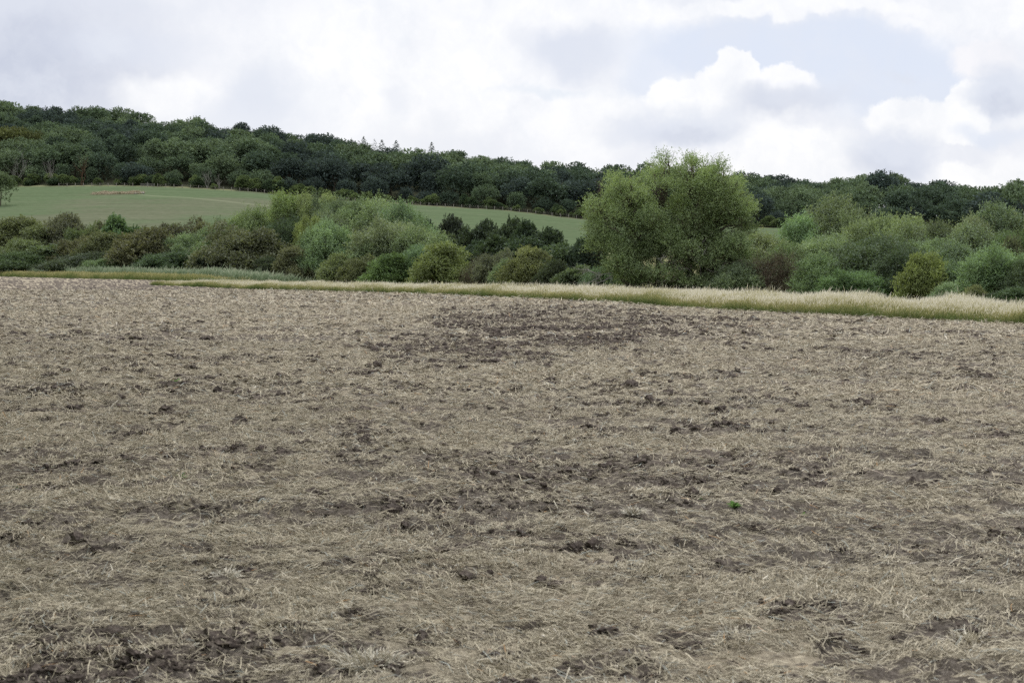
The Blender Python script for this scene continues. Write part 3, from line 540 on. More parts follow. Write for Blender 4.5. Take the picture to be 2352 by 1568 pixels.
# kind, centre x, top y, width (2352 px view), metres behind the hedge line, colour, name, category, label
B = [
 ('hawthorn', 20, 500, 120, 26, 'olive', 'olive hawthorn bush at the left edge under the field'), ('hawthorn', 85, 520, 110, 22, 'brown', 'brown-tinged hawthorn just right of the left edge'),
 ('hawthorn', 140, 494, 120, 30, 'bark', 'tall brown hawthorn standing above the left hedge'), ('hawthorn', 195, 516, 90, 26, 'olive', 'small olive hawthorn between two taller left ones'),
 ('dense', 282, 499, 100, 20, 'green', 'fresh green bush topping the left hedge'), ('hawthorn', 235, 532, 110, 10, 'brown', 'dull brown hawthorn in front of the left hedge'),
 ('hawthorn', 335, 524, 130, 6, 'brown', 'broad reddish brown hawthorn overhanging the reeds'), ('hawthorn', 420, 506, 110, 22, 'bark', 'dark brown hawthorn silhouetted against the green field'),
 ('hawthorn', 375, 518, 80, 26, 'olive', 'low olive hawthorn behind the reddish brown one'), ('hawthorn', 50, 550, 120, 10, 'olive', 'yellowish olive hawthorn above the low willow scrub'),
 ('dense', 110, 560, 110, 8, 'green', 'plain green bush left of the pale dead twigs'), ('hawthorn', 175, 545, 110, 14, 'brown', 'brown hawthorn with yellow sprays, left hedge'), ('hawthorn', 285, 560, 90, 6, 'moss', 'mossy dark hawthorn foot beside the hollow'),
 ('hawthorn', 470, 515, 90, 26, 'brown', 'small brown hawthorn left of the pale willows'), ('hawthorn', 240, 513, 80, 30, 'brown', 'brown hawthorn top peeping over the left hedge'),
 ('willow', 45, 578, 130, -2, 'teal', 'low blue-green willow scrub at the left edge'), ('willow', 190, 580, 150, -3, 'teal', 'long low willow scrub behind the reeds'), ('willow', 240, 592, 90, -5, 'green', 'small green willow tip sinking into the reeds'),
 ('willow', 392, 578, 125, -4, 'teal', 'rounded low willow left of the big brown hawthorn'),
 ('willow', 425, 538, 90, 14, 'will', 'pale green willow behind the rounded low one'), ('willow', 470, 524, 90, 18, 'grey', 'grey-green willow left of the big brown hawthorn'), ('willow', 515, 505, 90, 26, 'grey', 'grey willow behind the big brown hawthorn, left side'),
 ('willow', 570, 478, 110, 30, 'grey', 'tall grey-green willow behind the big brown hawthorn'), ('hawthorn', 552, 516, 165, 2, 'brown', 'big brown domed hawthorn at the field edge'), ('dense', 500, 572, 90, -3, 'dark', 'dark green bramble mound below the big brown hawthorn'),
 ('hawthorn', 615, 590, 70, -3, 'moss', 'low dark hawthorn right of the big brown one'),
 ('willow', 645, 500, 110, 16, 'teal', 'dark blue-green willow right of the big brown hawthorn'), ('loose', 662, 443, 92, 34, 'ywill', 'open yellowish willow with bare forked stem showing'), ('loose', 712, 443, 80, 34, 'ywill', 'second yellowish willow right of the forked stem'),
 ('willow', 755, 452, 84, 34, 'will', 'narrow pale willow against the green field'), ('willow', 812, 459, 110, 34, 'will', 'wide pale willow level with the wood edge'), ('willow', 870, 460, 120, 30, 'will', 'large pale willow left of the field gap'),
 ('willow', 935, 466, 110, 28, 'will', 'rightmost pale willow of the tall clump'), ('loose', 702, 496, 50, 12, 'yellow', 'slim yellow willow before the dark hollow'), ('willow', 742, 508, 110, 4, 'will', 'upright pale willow bush left of the dark hollow'),
 ('willow', 830, 525, 120, 22, 'teal', 'shaded dark willow inside the hollow'), ('willow', 770, 492, 120, 24, 'grey', 'grey willow filling the clump centre'), ('willow', 900, 506, 150, 10, 'will', 'pale rounded willow over the yellow-green bushes'), ('willow', 962, 520, 120, 12, 'will', 'pale willow sloping towards the dark shrubs'),  # dark colour of the hollow's willow stands for the shadow there
 ('willow', 855, 560, 110, 5, 'will', 'short willow behind the brown and bright bushes'), ('willow', 975, 565, 100, 4, 'grey', 'grey willow left of the golden hawthorn'),
 ('hawthorn', 676, 566, 84, -3, 'brown', 'small brown hawthorn left of the upright willow'), ('hawthorn', 785, 582, 100, -1, 'yolive', 'yellow-green hawthorn with a brown flank'), ('hawthorn', 835, 588, 90, -2, 'brown', 'brown hawthorn left of the bright green bush'),
 ('hawthorn', 893, 583, 92, -4, 'bright', 'bright green bush at the verge, centre left'), ('hawthorn', 1020, 558, 125, -3, 'yolive', 'golden-green domed hawthorn at the verge'),
 ('bare', 1095, 590, 70, 0, 'bark', 'thin brown shrub right of the golden hawthorn'), ('hawthorn', 1142, 576, 78, 2, 'bark', 'dull brown hawthorn before the dark shrubs'), ('willow', 1163, 596, 60, -3, 'grey', 'little grey willow left of the yellow-topped hawthorn'),
 ('hawthorn', 1215, 568, 105, -3, 'yolive', 'yellow-topped dark hawthorn at the verge'), ('hawthorn', 1272, 597, 70, -2, 'moss', 'low mossy hawthorn right of the yellow-topped one'), ('dense', 1318, 610, 80, -3, 'green', 'low green bush before the big willow'),
 ('dense', 992, 510, 60, 60, 'dark', 'small dark shrub at the left end of the dark row'), ('dense', 1045, 500, 70, 60, 'dark', 'tallest dark shrub of the dark row'), ('dense', 1095, 510, 80, 60, 'dark', 'dark shrub right of the tallest one'), ('dense', 1155, 506, 90, 58, 'dark', 'wide dark shrub in the middle of the dark row'),
 ('dense', 1215, 512, 90, 56, 'dark', 'dark shrub where the row starts to fall'), ('dense', 1268, 528, 90, 54, 'dark', 'lower dark shrub towards the big willow'), ('dense', 1345, 540, 70, 30, 'dark', 'dark shrub touching the big willow'),
 ('dense', 1075, 555, 90, 34, 'dark', 'dark shrub behind the golden hawthorn'), ('dense', 1140, 545, 110, 34, 'teal', 'low blue-green shrub before the dark row'), ('dense', 1210, 548, 110, 32, 'teal', 'rounded blue-green shrub before the dark row'), ('dense', 1280, 562, 100, 26, 'teal', 'low dusky shrub left of the big willow'),
 ('dense', 1020, 540, 70, 40, 'moss', 'mossy shrub under the tallest dark one'),
 ('willow', 1690, 600, 110, -6, 'grey', 'silvery willow bush at the right foot of the big willow'), ('willow', 1560, 628, 90, -7, 'grey', 'low leafy shoots before the big willow trunk'), ('willow', 1400, 606, 100, -3, 'green', 'low green shoots left of the big willow trunk'),
 ('willow', 1740, 536, 150, 20, 'will', 'pale willow filling the gap right of the big willow'), ('willow', 1800, 560, 110, 12, 'grey', 'grey willow behind the leafless brown shrub'), ('bare', 1785, 577, 115, -2, 'bark', 'nearly leafless brown shrub by the verge'), ('hawthorn', 1728, 615, 50, -3, 'yolive', 'small yellowish bush left of the leafless shrub'),
 ('willow', 1838, 497, 120, 30, 'will', 'green willow left of the tallest rounded one'), ('willow', 1925, 455, 165, 34, 'will', 'tallest rounded willow of the right thicket'), ('willow', 1990, 492, 130, 30, 'will', 'willow on the right shoulder of the tallest one'),
 ('willow', 1880, 540, 140, 16, 'will', 'mid height willow over the dark front thicket'), ('willow', 2090, 500, 140, 28, 'grey', 'grey-green willow below the round hill trees'), ('willow', 2170, 512, 120, 26, 'grey', 'grey willow left of the hill willows'),
 ('willow', 2110, 545, 150, 14, 'grey', 'grey willow above the yellow bush'), ('willow', 2000, 545, 190, 3, 'teal', 'wide dark glossy willow at the verge'), ('willow', 2080, 575, 130, 1, 'teal', 'dark willow flank beside the yellow bush'), ('willow', 1900, 585, 120, -1, 'grey', 'grey willow right of the leafless shrub'), ('willow', 1960, 620, 120, -4, 'green', 'low green willow skirts above the verge'),
 ('hawthorn', 2130, 583, 100, -2, 'yellow', 'yellow bush between dark and silvery willows'), ('hawthorn', 2050, 552, 60, 10, 'brown', 'small rusty bush deep in the right thicket'), ('willow', 2215, 560, 150, 4, 'grey', 'silvery willow right of the yellow bush'), ('willow', 2300, 568, 150, 0, 'grey', 'silvery willow nearest the right edge'), ('willow', 2200, 600, 110, 0, 'grey', 'lower silvery willow over the small verge bushes'), ('willow', 2380, 590, 120, 0, 'teal', 'blue-green willow cut by the right edge'),
 ('willow', 2250, 520, 150, 22, 'will', 'pale willow halfway up right thicket'), ('willow', 2345, 530, 110, 22, 'green', 'green willow behind the silvery ones, right edge'), ('hawthorn', 2320, 548, 80, 12, 'brown', 'rusty bush behind the silvery right willow'),
 ('willow', 2235, 500, 90, 60, 'will', 'small willow on the slope, right side'), ('willow', 2295, 472, 150, 66, 'will', 'broad willow on the slope below the dark tree'), ('willow', 2360, 490, 110, 66, 'will', 'slope willow at the right edge'),
 ('hawthorn', 2235, 655, 60, -5, 'olive', 'small rounded bush poking over the right verge'), ('willow', 2180, 648, 70, -5, 'grey', 'small grey willow shoot over the right verge'), ('willow', 2330, 660, 110, -3, 'teal', 'low dark willow base behind the right verge'),
]
def place(kind, name, cat, label, px, ytop, w, Y, colr, i, group=None, rng=None, zb=None):
    crown, trunk, dim = variant(kind, i % 4)
    x1 = px * W_ / 2352; u, q = ray(x1, ytop * W_ / 2352); X = u * Y; zb = float(terr(X, Y)) - .1 if zb is None else zb
    h = CAMZ + q * Y - zb; wd = w * W_ / 2352 / F * Y
    e = bpy.data.objects.new(name, None); e.empty_display_size = .3; link(e, label=label, category=cat)
    if group: e['group'] = group
    e.location = (X, Y, zb); sx = wd / dim[0]; sz = h / dim[1]; e.scale = (sx, sx, sz); e.rotation_euler = (0, 0, i * 1.7)
    c = bpy.data.objects.new('crown', crown); c.color = (*colr, 1); link(c, e)
    link(bpy.data.objects.new('stems', trunk), e); return e
rb = np.random.default_rng(77)
for i, (kind, x, yt, w, off, cn, lab) in enumerate(B):
    base = (np.array(COLR[cn]) * .72 + np.array((.115, .155, .075)) * .28) * np.array((1.04, 1.08, 1.16)) * (1.1 if x > 1700 else 1.0) * (.6 if cn in ('dark', 'moss', 'teal') else 1); k = rb.uniform(.86, 1.14); colr = tuple(v * k * rb.uniform(.93, 1.07) for v in base)
    nm, cat, grp = {'hawthorn': ('hawthorn_bush', 'bush', 'bushes along the field hedge'), 'willow': ('willow_bush', 'willow', 'willows behind the verge'), 'loose': ('willow_bush', 'willow', 'willows behind the verge'),
                    'dense': ('shrub', 'shrub', 'dense shrubs behind the verge'), 'bare': ('bare_shrub', 'shrub', 'dense shrubs behind the verge')}[kind]
    place(kind, nm, cat, lab, x, yt + 1, w * 1.17, float(k_hedge(x * W_ / 2352)) + 4 + off, colr, i, grp)

# ------------------------------------------------------------------ the big willow
def big_willow():
    rng = np.random.default_rng(400); D = 101.0
    Z3 = [(900, 400, 80, 70), (1010, 420, 95, 90), (780, 640, 95, 80), (900, 560, 115, 85), (760, 800, 80, 100), (860, 950, 110, 120), (1010, 650, 110, 140), (1200, 290, 75, 75), (1320, 250, 90, 60), (1450, 255, 95, 65), (1560, 260, 95, 75), (1740, 300, 75, 75), (1830, 390, 85, 75),
          (1640, 440, 160, 110), (1820, 480, 110, 100), (1890, 640, 95, 110), (1780, 620, 140, 120), (1500, 470, 120, 110), (1300, 430, 130, 110), (1150, 620, 130, 110), (1400, 640, 140, 110), (1600, 640, 140, 100), (1700, 780, 140, 90), (1880, 740, 90, 60),
          (1250, 800, 140, 110), (1450, 790, 110, 70), (1100, 980, 130, 130), (900, 1110, 110, 100), (1680, 900, 100, 90), (1750, 1040, 110, 110), (1840, 1180, 100, 90), (1330, 1190, 120, 70), (1100, 1180, 120, 70), (1280, 960, 100, 90), (1150, 420, 90, 90), (1010, 800, 110, 110), (1380, 1020, 60, 60), (1100, 850, 110, 110), (960, 1050, 110, 100), (1200, 1060, 120, 110), (1000, 1200, 110, 60), (1220, 1210, 110, 60), (1480, 1210, 110, 50), (1560, 860, 100, 90), (1620, 1120, 90, 100), (1350, 900, 110, 110), (840, 880, 80, 90), (880, 700, 90, 90), (1580, 1000, 90, 110), (1730, 1200, 110, 80), (1450, 1100, 90, 110), (1100, 1240, 120, 40), (1300, 1250, 120, 40), (1500, 1240, 130, 40), (1660, 1240, 110, 50), (980, 1250, 90, 35), (1900, 850, 80, 80), (1850, 960, 90, 90), (1890, 1080, 80, 90), (1930, 1190, 80, 70), (760, 950, 70, 90), (1590, 300, 110, 70), (1660, 330, 110, 80), (1420, 330, 90, 70), (1480, 1000, 110, 90), (1540, 1100, 100, 90), (1430, 920, 100, 90), (1620, 330, 100, 80), (1230, 360, 80, 70), (1530, 370, 100, 80), (950, 480, 100, 80), (1080, 520, 90, 80)]
    def w3(x, y, dy=0.): 
        px, py = (2000 + x / 1.96) / 4, (500 + y / 1.96) / 4; u, q = ray(px, py); Y = D + dy; return np.array([u * Y, Y, CAMZ + q * Y])
    k = D / F / (1.96 * 4); zb = float(terr(w3(1350, 1250)[0], D)) - .1
    C = []; R = []
    for x, y, rx, ry in Z3:
        for j in range(3 if y > 600 else 2):
            edge = abs(x - 1350) / 650; dy = rng.normal(0, 2.0 * (1 - .6 * edge)) if j else -rng.uniform(.2, 2.6) * (1 - .5 * edge)
            if y < 420: dy = rng.normal(0, 1.1)
            C.append(w3(x + rng.normal(0, 26), y + rng.normal(0, 22), dy)); s = rng.uniform(.7, .95) * (.95 if y < 420 else 1); R.append((rx * k * s, rx * k * s, ry * k * s))
    C, R = np.array(C), np.array(R); C[:, 2] -= .8 * sstep(4, 9, C[:, 2])
    o = w3(1350, 1270); o[2] = zb; C -= o
    Q, T, Tw = sprays(rng, C, R, 21000, .65, .5, .135, .05, 11, inner=.2, rnd=.36)
    m = C[:, 2] > 5.5; Q2, T2, Tw2 = sprays(rng, C[m], R[m], 2000, .8, .8, .13, .042, 14, inner=0, zmin=.1, rnd=.2)
    side = np.abs(C[:, 0]) > 2.6; Q3, T3, Tw3 = sprays(rng, C[side], R[side], 900, .8, .3, .14, .045, 12, inner=0, rnd=.4)
    QQ = np.concatenate([Q, Q2, Q3]); TT = np.concatenate([T, T2, T3]); m0 = QQ[:, 0]
    hc = w3(1470, 1020, 0) - o; hd = (((m0[:, 0] - hc[0]) / 1.15) ** 2 + ((m0[:, 2] - hc[2]) / 1.9) ** 2)
    hole = vnoise(m0[:, 0] * .95 + 40, m0[:, 2] * .8 + 7, 91) * .65 + vnoise(m0[:, 0] * 2.3, m0[:, 2] * 2.0, 92) * .35
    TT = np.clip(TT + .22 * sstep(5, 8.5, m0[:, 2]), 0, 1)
    drop = ((hole > .60) & (m0[:, 1] < .9) & (rng.random(len(QQ)) < .3)) | ((hole > .66) & (m0[:, 2] > 6.8) & (rng.random(len(QQ)) < .6)) | (rng.random(len(QQ)) < .3 * sstep(5.5, 8.5, m0[:, 2])) | ((rng.random(len(QQ)) < .5 * np.exp(-hd ** 1.5)) & (m0[:, 1] < .8)); QQ, TT = QQ[~drop], TT[~drop]
    root = bpy.data.objects.new('willow_tree', None); link(root, label='big spreading willow, tallest tree, standing alone behind the verge', category='tree'); root.location = o
    ccol = (.165, .218, .102, 1)
    me = quad_mesh('crown', QQ, TT, [M_leaf]); c = bpy.data.objects.new('crown', me); c.color = ccol; link(c, root)
    g = lambda x, y, dy=0: w3(x, y, dy) - o
    stems = [[g(1040, 1260, -.5), g(1045, 1000, -.6), g(1020, 720, -.8), g(1030, 470, -.6), g(1015, 400, -.5)], [g(1240, 1270), g(1245, 950, .2), g(1270, 700), g(1330, 400), g(1320, 260)],
             [g(1500, 1270, .4), g(1490, 1000), g(1530, 640, -.5), g(1520, 430, -.4), g(1500, 260, -.3)], [g(1560, 1270, .2), g(1600, 950), g(1700, 700), g(1760, 480), g(1750, 330)], [g(1180, 1270, .6), g(1050, 1120), g(900, 960), g(800, 760, .2), g(780, 650)]]
    tq = []
    fine = []
    for s in stems:
        s = np.array(s); s[0, 2] = -.2; tt = np.linspace(0, 4, 17); p = np.stack([np.interp(tt, range(5), s[:, j]) for j in range(3)], 1); p[1:-1] = (p[:-2] + p[1:-1] * 2 + p[2:]) / 4; p[2:] += rng.normal(0, .05, (15, 3)); fine.append(p)
        tq.append(tube(p, np.linspace(.2, .035, 17), 8))
    allp = np.concatenate(fine)
    for c_ in C:
        for j in range(2):
            tgt = c_ + rng.normal(0, .45, 3); cand = allp[allp[:, 2] < max(tgt[2] * .8, 1.2)]; b = cand[np.argmin(np.linalg.norm((cand - tgt) * [1, 1, .55], axis=1))]
            L = np.linalg.norm(tgt - b); tq.append(tube(curve(b, tgt, [0, 0, L * .07], 7, rng, .035), np.linspace(.02 + .016 * L, .012, 7), 5))
            for kk in range(3): tq.append(tube(curve(b * .45 + tgt * .55, tgt + rng.normal(0, .4, 3), [0, 0, .05], 5, rng, .05), np.linspace(.02, .007, 5), 3))
    # bare dead wood low down in the dark hollow
    o2 = []
    for k_ in range(16): branches(rng, g(rng.uniform(1250, 1650), rng.uniform(900, 1180), -2.0 + rng.random()), norm(rng.normal(0, 1, 3) + [0, -.5, .1]), 1.2, .03, 2, o2, 0, .8, 2)
    for k_ in range(6): branches(rng, g(rng.uniform(760, 900), rng.uniform(1150, 1220), -1.5), norm(np.array([-1, -.3, -.1]) + rng.normal(0, .3, 3)), 1.3, .03, 2, o2, 0, .6, 3)
    link(bpy.data.objects.new('trunk', quad_mesh('trunk', np.concatenate(tq), None, [M_bark])), root)
    link(bpy.data.objects.new('dead_branches', quad_mesh('dead_branches', np.concatenate(o2), None, [M_pale])), root)
    link(bpy.data.objects.new('twigs', quad_mesh('twigs', np.concatenate([Tw[:3500], Tw2[::3], Tw3[::3]]), None, [M_twig])), root)
big_willow()

# ------------------------------------------------------------------ the wood on the hill
def wood_crown(seed, style='round'):
    rng = np.random.default_rng(900 + seed)
    if style == 'conifer':
        n = 1500; z = 1 - rng.uniform(0, 1, n) ** .6; R = np.minimum((1 - z) * 6.5, 3.0 + (1 - z)) * (.75 + .25 * np.sin(z * 60)) + .05; a = rng.uniform(0, 6.283, n)
        p = np.stack([np.cos(a) * R, np.sin(a) * R, 1 + z * 14], 1); d = norm(np.stack([np.cos(a), np.sin(a), 0 * a - .25], 1) + rng.normal(0, .25, (n, 3))); s = norm(np.cross(d, [0, 0, 1]))
        l = .7; Q = np.stack([p - d * l * .5, p + s * .22, p + d * l * .8, p - s * .22], 1); T = rng.random(n); return Q, T
    n = {'round': 24, 'tall': 22, 'open': 15}[style]; C = []; R = []
    Wd, Hh = {'round': (12.5, 12.5), 'tall': (9.5, 15), 'open': (12.5, 13)}[style]; z0 = {'round': .25, 'tall': .2, 'open': .5}[style]
    for k in range(n):
        d = norm(rng.normal(size=3)); d[2] = abs(d[2]) if k % 3 else d[2] * .6; r = rng.uniform(1.5, 2.7) * (.75 if style == 'open' else 1)
        cz = Hh * (z0 + (1 - z0) * .42); C.append((d[0] * (Wd / 2 - r), d[1] * (Wd / 2 - r), cz + d[2] * (Hh - cz - r))); R.append((r, r, r * .85))
    if style != 'open': C.append((0, 0, Hh * .42)); R.append((Wd * .36, Wd * .36, Hh * .40))
    C, R = np.array(C), np.array(R)
    Q, T, _ = sprays(rng, C, R, 950 if style != 'open' else 520, .9, .3, .46, .33, 7, inner=.12, rnd=.5, zmin=-.7)
    return Q, T
STY = ['round'] * 6 + ['tall'] * 2 + ['open'] * 2 + ['conifer'] * 2
WQ = [wood_crown(i, s) for i, s in enumerate(STY)]
WM = [quad_mesh('wood_crown', q, t, [M_leafw]) for q, t in WQ]
def wtrunk(seed, hgt, r, n=4):
    rng = np.random.default_rng(seed); o = [tube(curve((0, 0, -.5), (rng.normal(0, .4), rng.normal(0, .4), hgt * .6), (.2, 0, 0), 6, rng, .01), np.linspace(r, r * .6, 6), 6)]
    for k in range(n): o.append(tube(curve((0, 0, hgt * rng.uniform(.3, .55)), (rng.normal(0, 2.6), rng.normal(0, 2.6), hgt * .85), (0, 0, .4), 6, rng, .03), np.linspace(r * .6, r * .15, 6), 5))
    return np.concatenate(o)
WT = [wtrunk(3, 12.5, .24), wtrunk(5, 12.5, .2, 6)]
MT = [quad_mesh('wood_trunk', WT[0], None, [M_bark]), quad_mesh('pale_trunk', WT[1], None, [M_pale])]
TONE = dict(light=(.112, .152, .092), mid=(.088, .124, .077), dark=(.062, .09, .064), blue=(.05, .07, .064), olive=(.088, .10, .04))  # slight blue in these greens stands in for haze and bluish shadow
def ordn(n): return {1: 'first', 2: 'second', 3: 'third'}.get(n, ('%dth' % n) if not (n % 10 in (1, 2, 3) and n % 100 not in (11, 12, 13)) else '%d%s' % (n, {1: 'st', 2: 'nd', 3: 'rd'}[n % 10]))
def build_wood():
    rng = np.random.default_rng(61); Ts = []
    for r in range(14):
        p = -90.
        while p < 1120:
            w0 = float(k_wood(p)); Y = w0 + 5 + r * 10.6 + rng.normal(0, 2.4); step = 10.4 / Y * F
            px = p + rng.normal(0, .22) * step; p += step * rng.uniform(.85, 1.15)
            X = ray(px, 250)[0] * Y; h = 13.6 + rng.normal(0, 1.5)
            if r == 0: h = rng.uniform(6.5, 11)
            if r >= 12: h += rng.normal(0, 1.4)
            # tone follows broad drifts seen in the wood
            v = vnoise(px / 60, r / 2.3, 44) + rng.normal(0, .13)
            if px > 280 and px < 600 and r < 5: v -= .33
            if 290 < px < 440 and r > 8: v -= .45
            if px > 740: v -= .15
            if px < 110 and r < 6: v += .05
            if 405 < px < 470 and 4 <= r <= 8: v += .4
            tn = 'blue' if v < .22 else 'dark' if v < .42 else 'mid' if v < .64 else 'light'
            if px < 60 and 3 < r < 6: tn = 'olive'
            st = rng.integers(0, 6) if rng.random() < .8 else rng.integers(6, 8)
            if r >= 12 and rng.random() < .35: st = rng.integers(8, 10)
            if px > 870 and px < 990 and r >= 11: st = rng.integers(8, 10) if rng.random() < .6 else st; h += 1
            if r >= 11 and 330 < px < 450 and rng.random() < .7: st = rng.integers(10, 12); tn = 'blue'; h -= 1.0
            Ts.append([X, Y, float(terr(X, Y)) - (1.8 if r == 0 else .9 if r == 1 else 0), h, int(st), tn, r, px, rng.uniform(1.0, 1.4)])
    # landmark conifers
    for px, top, Y in ((432, 141.5, 615), (423, 156, 570), (485, 159, 575)):
        X = ray(px, 250)[0] * Y; z = float(terr(X, Y)); Ts.append([X, Y, z, zray(px, top, Y) - z, 10, 'blue', 20, px, 1.05])
    # which show largest: paint far to near into an id buffer
    buf = np.full((300, 1024), -1); yy, xx = np.mgrid[0:300, 0:1024]
    for i in sorted(range(len(Ts)), key=lambda i: -Ts[i][1]):
        X, Y, z, h, st, tn, r, px, sw = Ts[i]; u0 = bearing(X, Y); cz = (z + h * .6 - CAMZ) / Y; cy = HZ - cz * F; ry = h * .45 / Y * F; rx = 6 * sw / Y * F
        a, b = max(0, int(u0 - rx)), min(1024, int(u0 + rx) + 2)
        if a >= b: continue
        s = (slice(max(0, int(cy - ry)), int(cy + ry) + 2), slice(a, b)); mk = ((xx[s] - u0) / rx) ** 2 + ((yy[s] - cy) / ry) ** 2 < 1; buf[s][mk] = i
    cnt = np.bincount(buf[buf >= 0].ravel(), minlength=len(Ts)); order = np.argsort(-cnt); lead = set(int(k) for k in order[:288]) | set(range(len(Ts) - 3, len(Ts)))
    print('wood trees', len(Ts), 'individual', len(lead), 'min px', cnt[order[287]])
    Q = []; T = []; Cc = []; rows = {}
    names = {'light': 'pale green', 'mid': 'mid green', 'dark': 'dark green', 'blue': 'blue-black', 'olive': 'olive yellow'}
    sh = lambda st: 'domed' if st < 6 else 'narrow tall' if st < 8 else 'open-topped' if st < 10 else 'spiky'
    for i in sorted(range(len(Ts)), key=lambda i: Ts[i][7]):
        X, Y, z, h, st, tn, r, px, sw = Ts[i]; q, t = WQ[st]; H0 = 13.2 if st < 6 else 15.5 if st < 8 else 13.5 if st < 10 else 15.; sz = h / H0; a = (i * 2.399) % 6.283
        c = np.array(TONE[tn]) * (.9 + .2 * ((i * 37) % 11) / 10)
        if i in lead:
            rows[r] = rows.get(r, 0) + 1; e = bpy.data.objects.new('conifer' if st >= 10 else 'broadleaf_tree', None); e.empty_display_size = 1
            if r == 20: lab = {0: 'tallest spiky conifer breaking the wooded skyline', 1: 'dark pointed conifer just below the skyline conifer', 2: 'small pointed conifer right of the pale crown'}[i - (len(Ts) - 3)]
            else: lab = f"{names[tn]} {sh(st)} tree, {ordn(rows[r])} from left in the wood's {ordn(r + 1)} row uphill"
            link(e, label=lab, category='tree', group='trees of the hillside wood'); e.location = (X, Y, z); e.rotation_euler = (0, 0, a); e.scale = (sz * sw * .95, sz * sw * .95, sz)
            k = bpy.data.objects.new('crown', WM[st]); k.color = (*(c * (1.7 if st >= 10 else 1)), 1); link(k, e)
            if (r < 2 or 8 <= st < 10): link(bpy.data.objects.new('trunk', MT[1 if (i % 23 == 0) else 0]), e)
        elif cnt[i] > 0 or (-60 < px < 1090 and r % 2 == 0):
            s = sz * sw * .95; P = q.copy(); x, y = P[..., 0] * s, P[..., 1] * s; P[..., 0] = x * math.cos(a) - y * math.sin(a) + X; P[..., 1] = x * math.sin(a) + y * math.cos(a) + Y; P[..., 2] = P[..., 2] * sz + z
            Q.append(P[::2]); T.append(t[::2]); Cc.append(np.repeat(c[None], len(P[::2]), 0))
    me = quad_mesh('woodland', np.concatenate(Q), np.concatenate(T), [M_leafs], color=np.concatenate(Cc))
    link(bpy.data.objects.new('woodland', me), label='crowded crowns filling in the wood between nearer trees', category='wood', kind='stuff')
build_wood()

# trees standing on the slope itself, wood-edge scrub
def slope_tree(px, ytop, ybase, w, tn, st, lab, name='slope_tree', colr=None, Y=None):
    if Y is None: X, Y = hit(px * W_ / 2352, ybase * W_ / 2352)
    X = ray(px * W_ / 2352, 250)[0] * Y; z = float(terr(X, Y)); h = zray(px * W_ / 2352, ytop * W_ / 2352, Y) - z; wd = w * W_ / 2352 / F * Y
    e = bpy.data.objects.new(name, None); link(e, label=lab, category='tree'); e.location = (X, Y, z - .2); H0 = 13.2; e.scale = (wd / 12.3, wd / 12.3, h / H0)
    k = bpy.data.objects.new('crown', WM[st]); k.color = (*(colr or TONE[tn]), 1); link(k, e); link(bpy.data.objects.new('trunk', MT[0]), e)
slope_tree(2, 388, 472, 76, 'light', 2, 'round grey-green tree cut by the left edge of the picture', colr=(.105, .14, .075))
slope_tree(2100, 462, 522, 92, 'mid', 0, 'round dark tree alone on the right slope, left one')
slope_tree(2195, 464, 527, 76, 'mid', 3, 'smaller round tree on the right slope below the skyline')
slope_tree(2290, 432, 505, 150, 'blue', 4, 'very dark wide tree at the right skyline', Y=425)
slope_tree(2360, 402, 505, 110, 'light', 8, 'open airy tree overtopping the right skyline', Y=350)
slope_tree(2040, 470, 525, 90, 'dark', 1, 'dark rounded tree left of the round slope tree')
def scrub():
    rng = np.random.default_rng(313); k = 0
    spots = sorted([float(v) for v in np.concatenate([rng.uniform(5, 600, 84), rng.uniform(745, 800, 8)])])
    for j, px in enumerate(spots):
        Y = float(k_wood(px)) - rng.uniform(-1, 3); X = ray(px, 250)[0] * Y; z = float(terr(X, Y)); h = rng.uniform(2.2, 5.0)
        if 560 / 2.297 < px < 650 / 2.297: h += 1.8
        crown, trunk, dim = variant('dense', j % 4); e = bpy.data.objects.new('edge_shrub', None)
        shade = 'pale green' if j % 3 == 0 else 'dark green' if j % 3 == 1 else 'mid green'
        link(e, label=f'{shade} scrub bush at the foot of the wood, {ordn(j + 1)} from the left', category='shrub', group='scrub along the wood edge')
        e.location = (X, Y, z - .2); e.scale = (h / 5 * 1.2, h / 5 * 1.2, h / 5); e.rotation_euler = (0, 0, j)
        c = bpy.data.objects.new('crown', crown); c.color = (*((.10, .135, .055), (.045, .07, .036), (.075, .105, .042))[j % 3], 1); link(c, e)
scrub()
def dead_tree(px, ytop, ybase, m, lab, seed, name='dead_tree', dy=-2):
    x1 = px * W_ / 2352; Y = float(k_wood(x1)) + dy; X = ray(x1, 250)[0] * Y; z = zray(x1, ybase * W_ / 2352, Y) if dy > 2 else float(terr(X, Y)); zt = zray(x1, ytop * W_ / 2352, Y)
    rng = np.random.default_rng(seed); o = []; h = zt - z
    for _ in range(3): branches(rng, (rng.normal(0, .05), 0, -.2), norm(rng.normal(0, .2, 3) + [0, 0, 1]), h * .55, .11, 3, o, .45, .42, 3)
    q = np.concatenate(o); q[..., 2] *= h / q[..., 2].max(); me = quad_mesh(name, q, None, [m]); ob = bpy.data.objects.new(name, me); link(ob, label=lab, category='dead tree'); ob.location = (X, Y, z)
dead_tree(478, 384, 428, M_pale, 'bleached dead tree standing at the wood edge above the field', 4)
dead_tree(505, 398, 430, M_pale, 'smaller pale dead tree right of the bleached one', 5)
dead_tree(38, 312, 420, M_pale, 'bare white tree among green crowns near the left edge', 6, dy=-1.5)
dead_tree(122, 355, 425, M_pale, 'grey bare-stemmed tree in the left wood edge', 9)
dead_tree(190, 345, 425, M_red, 'rusty brown dead tree in the left wood edge', 7)

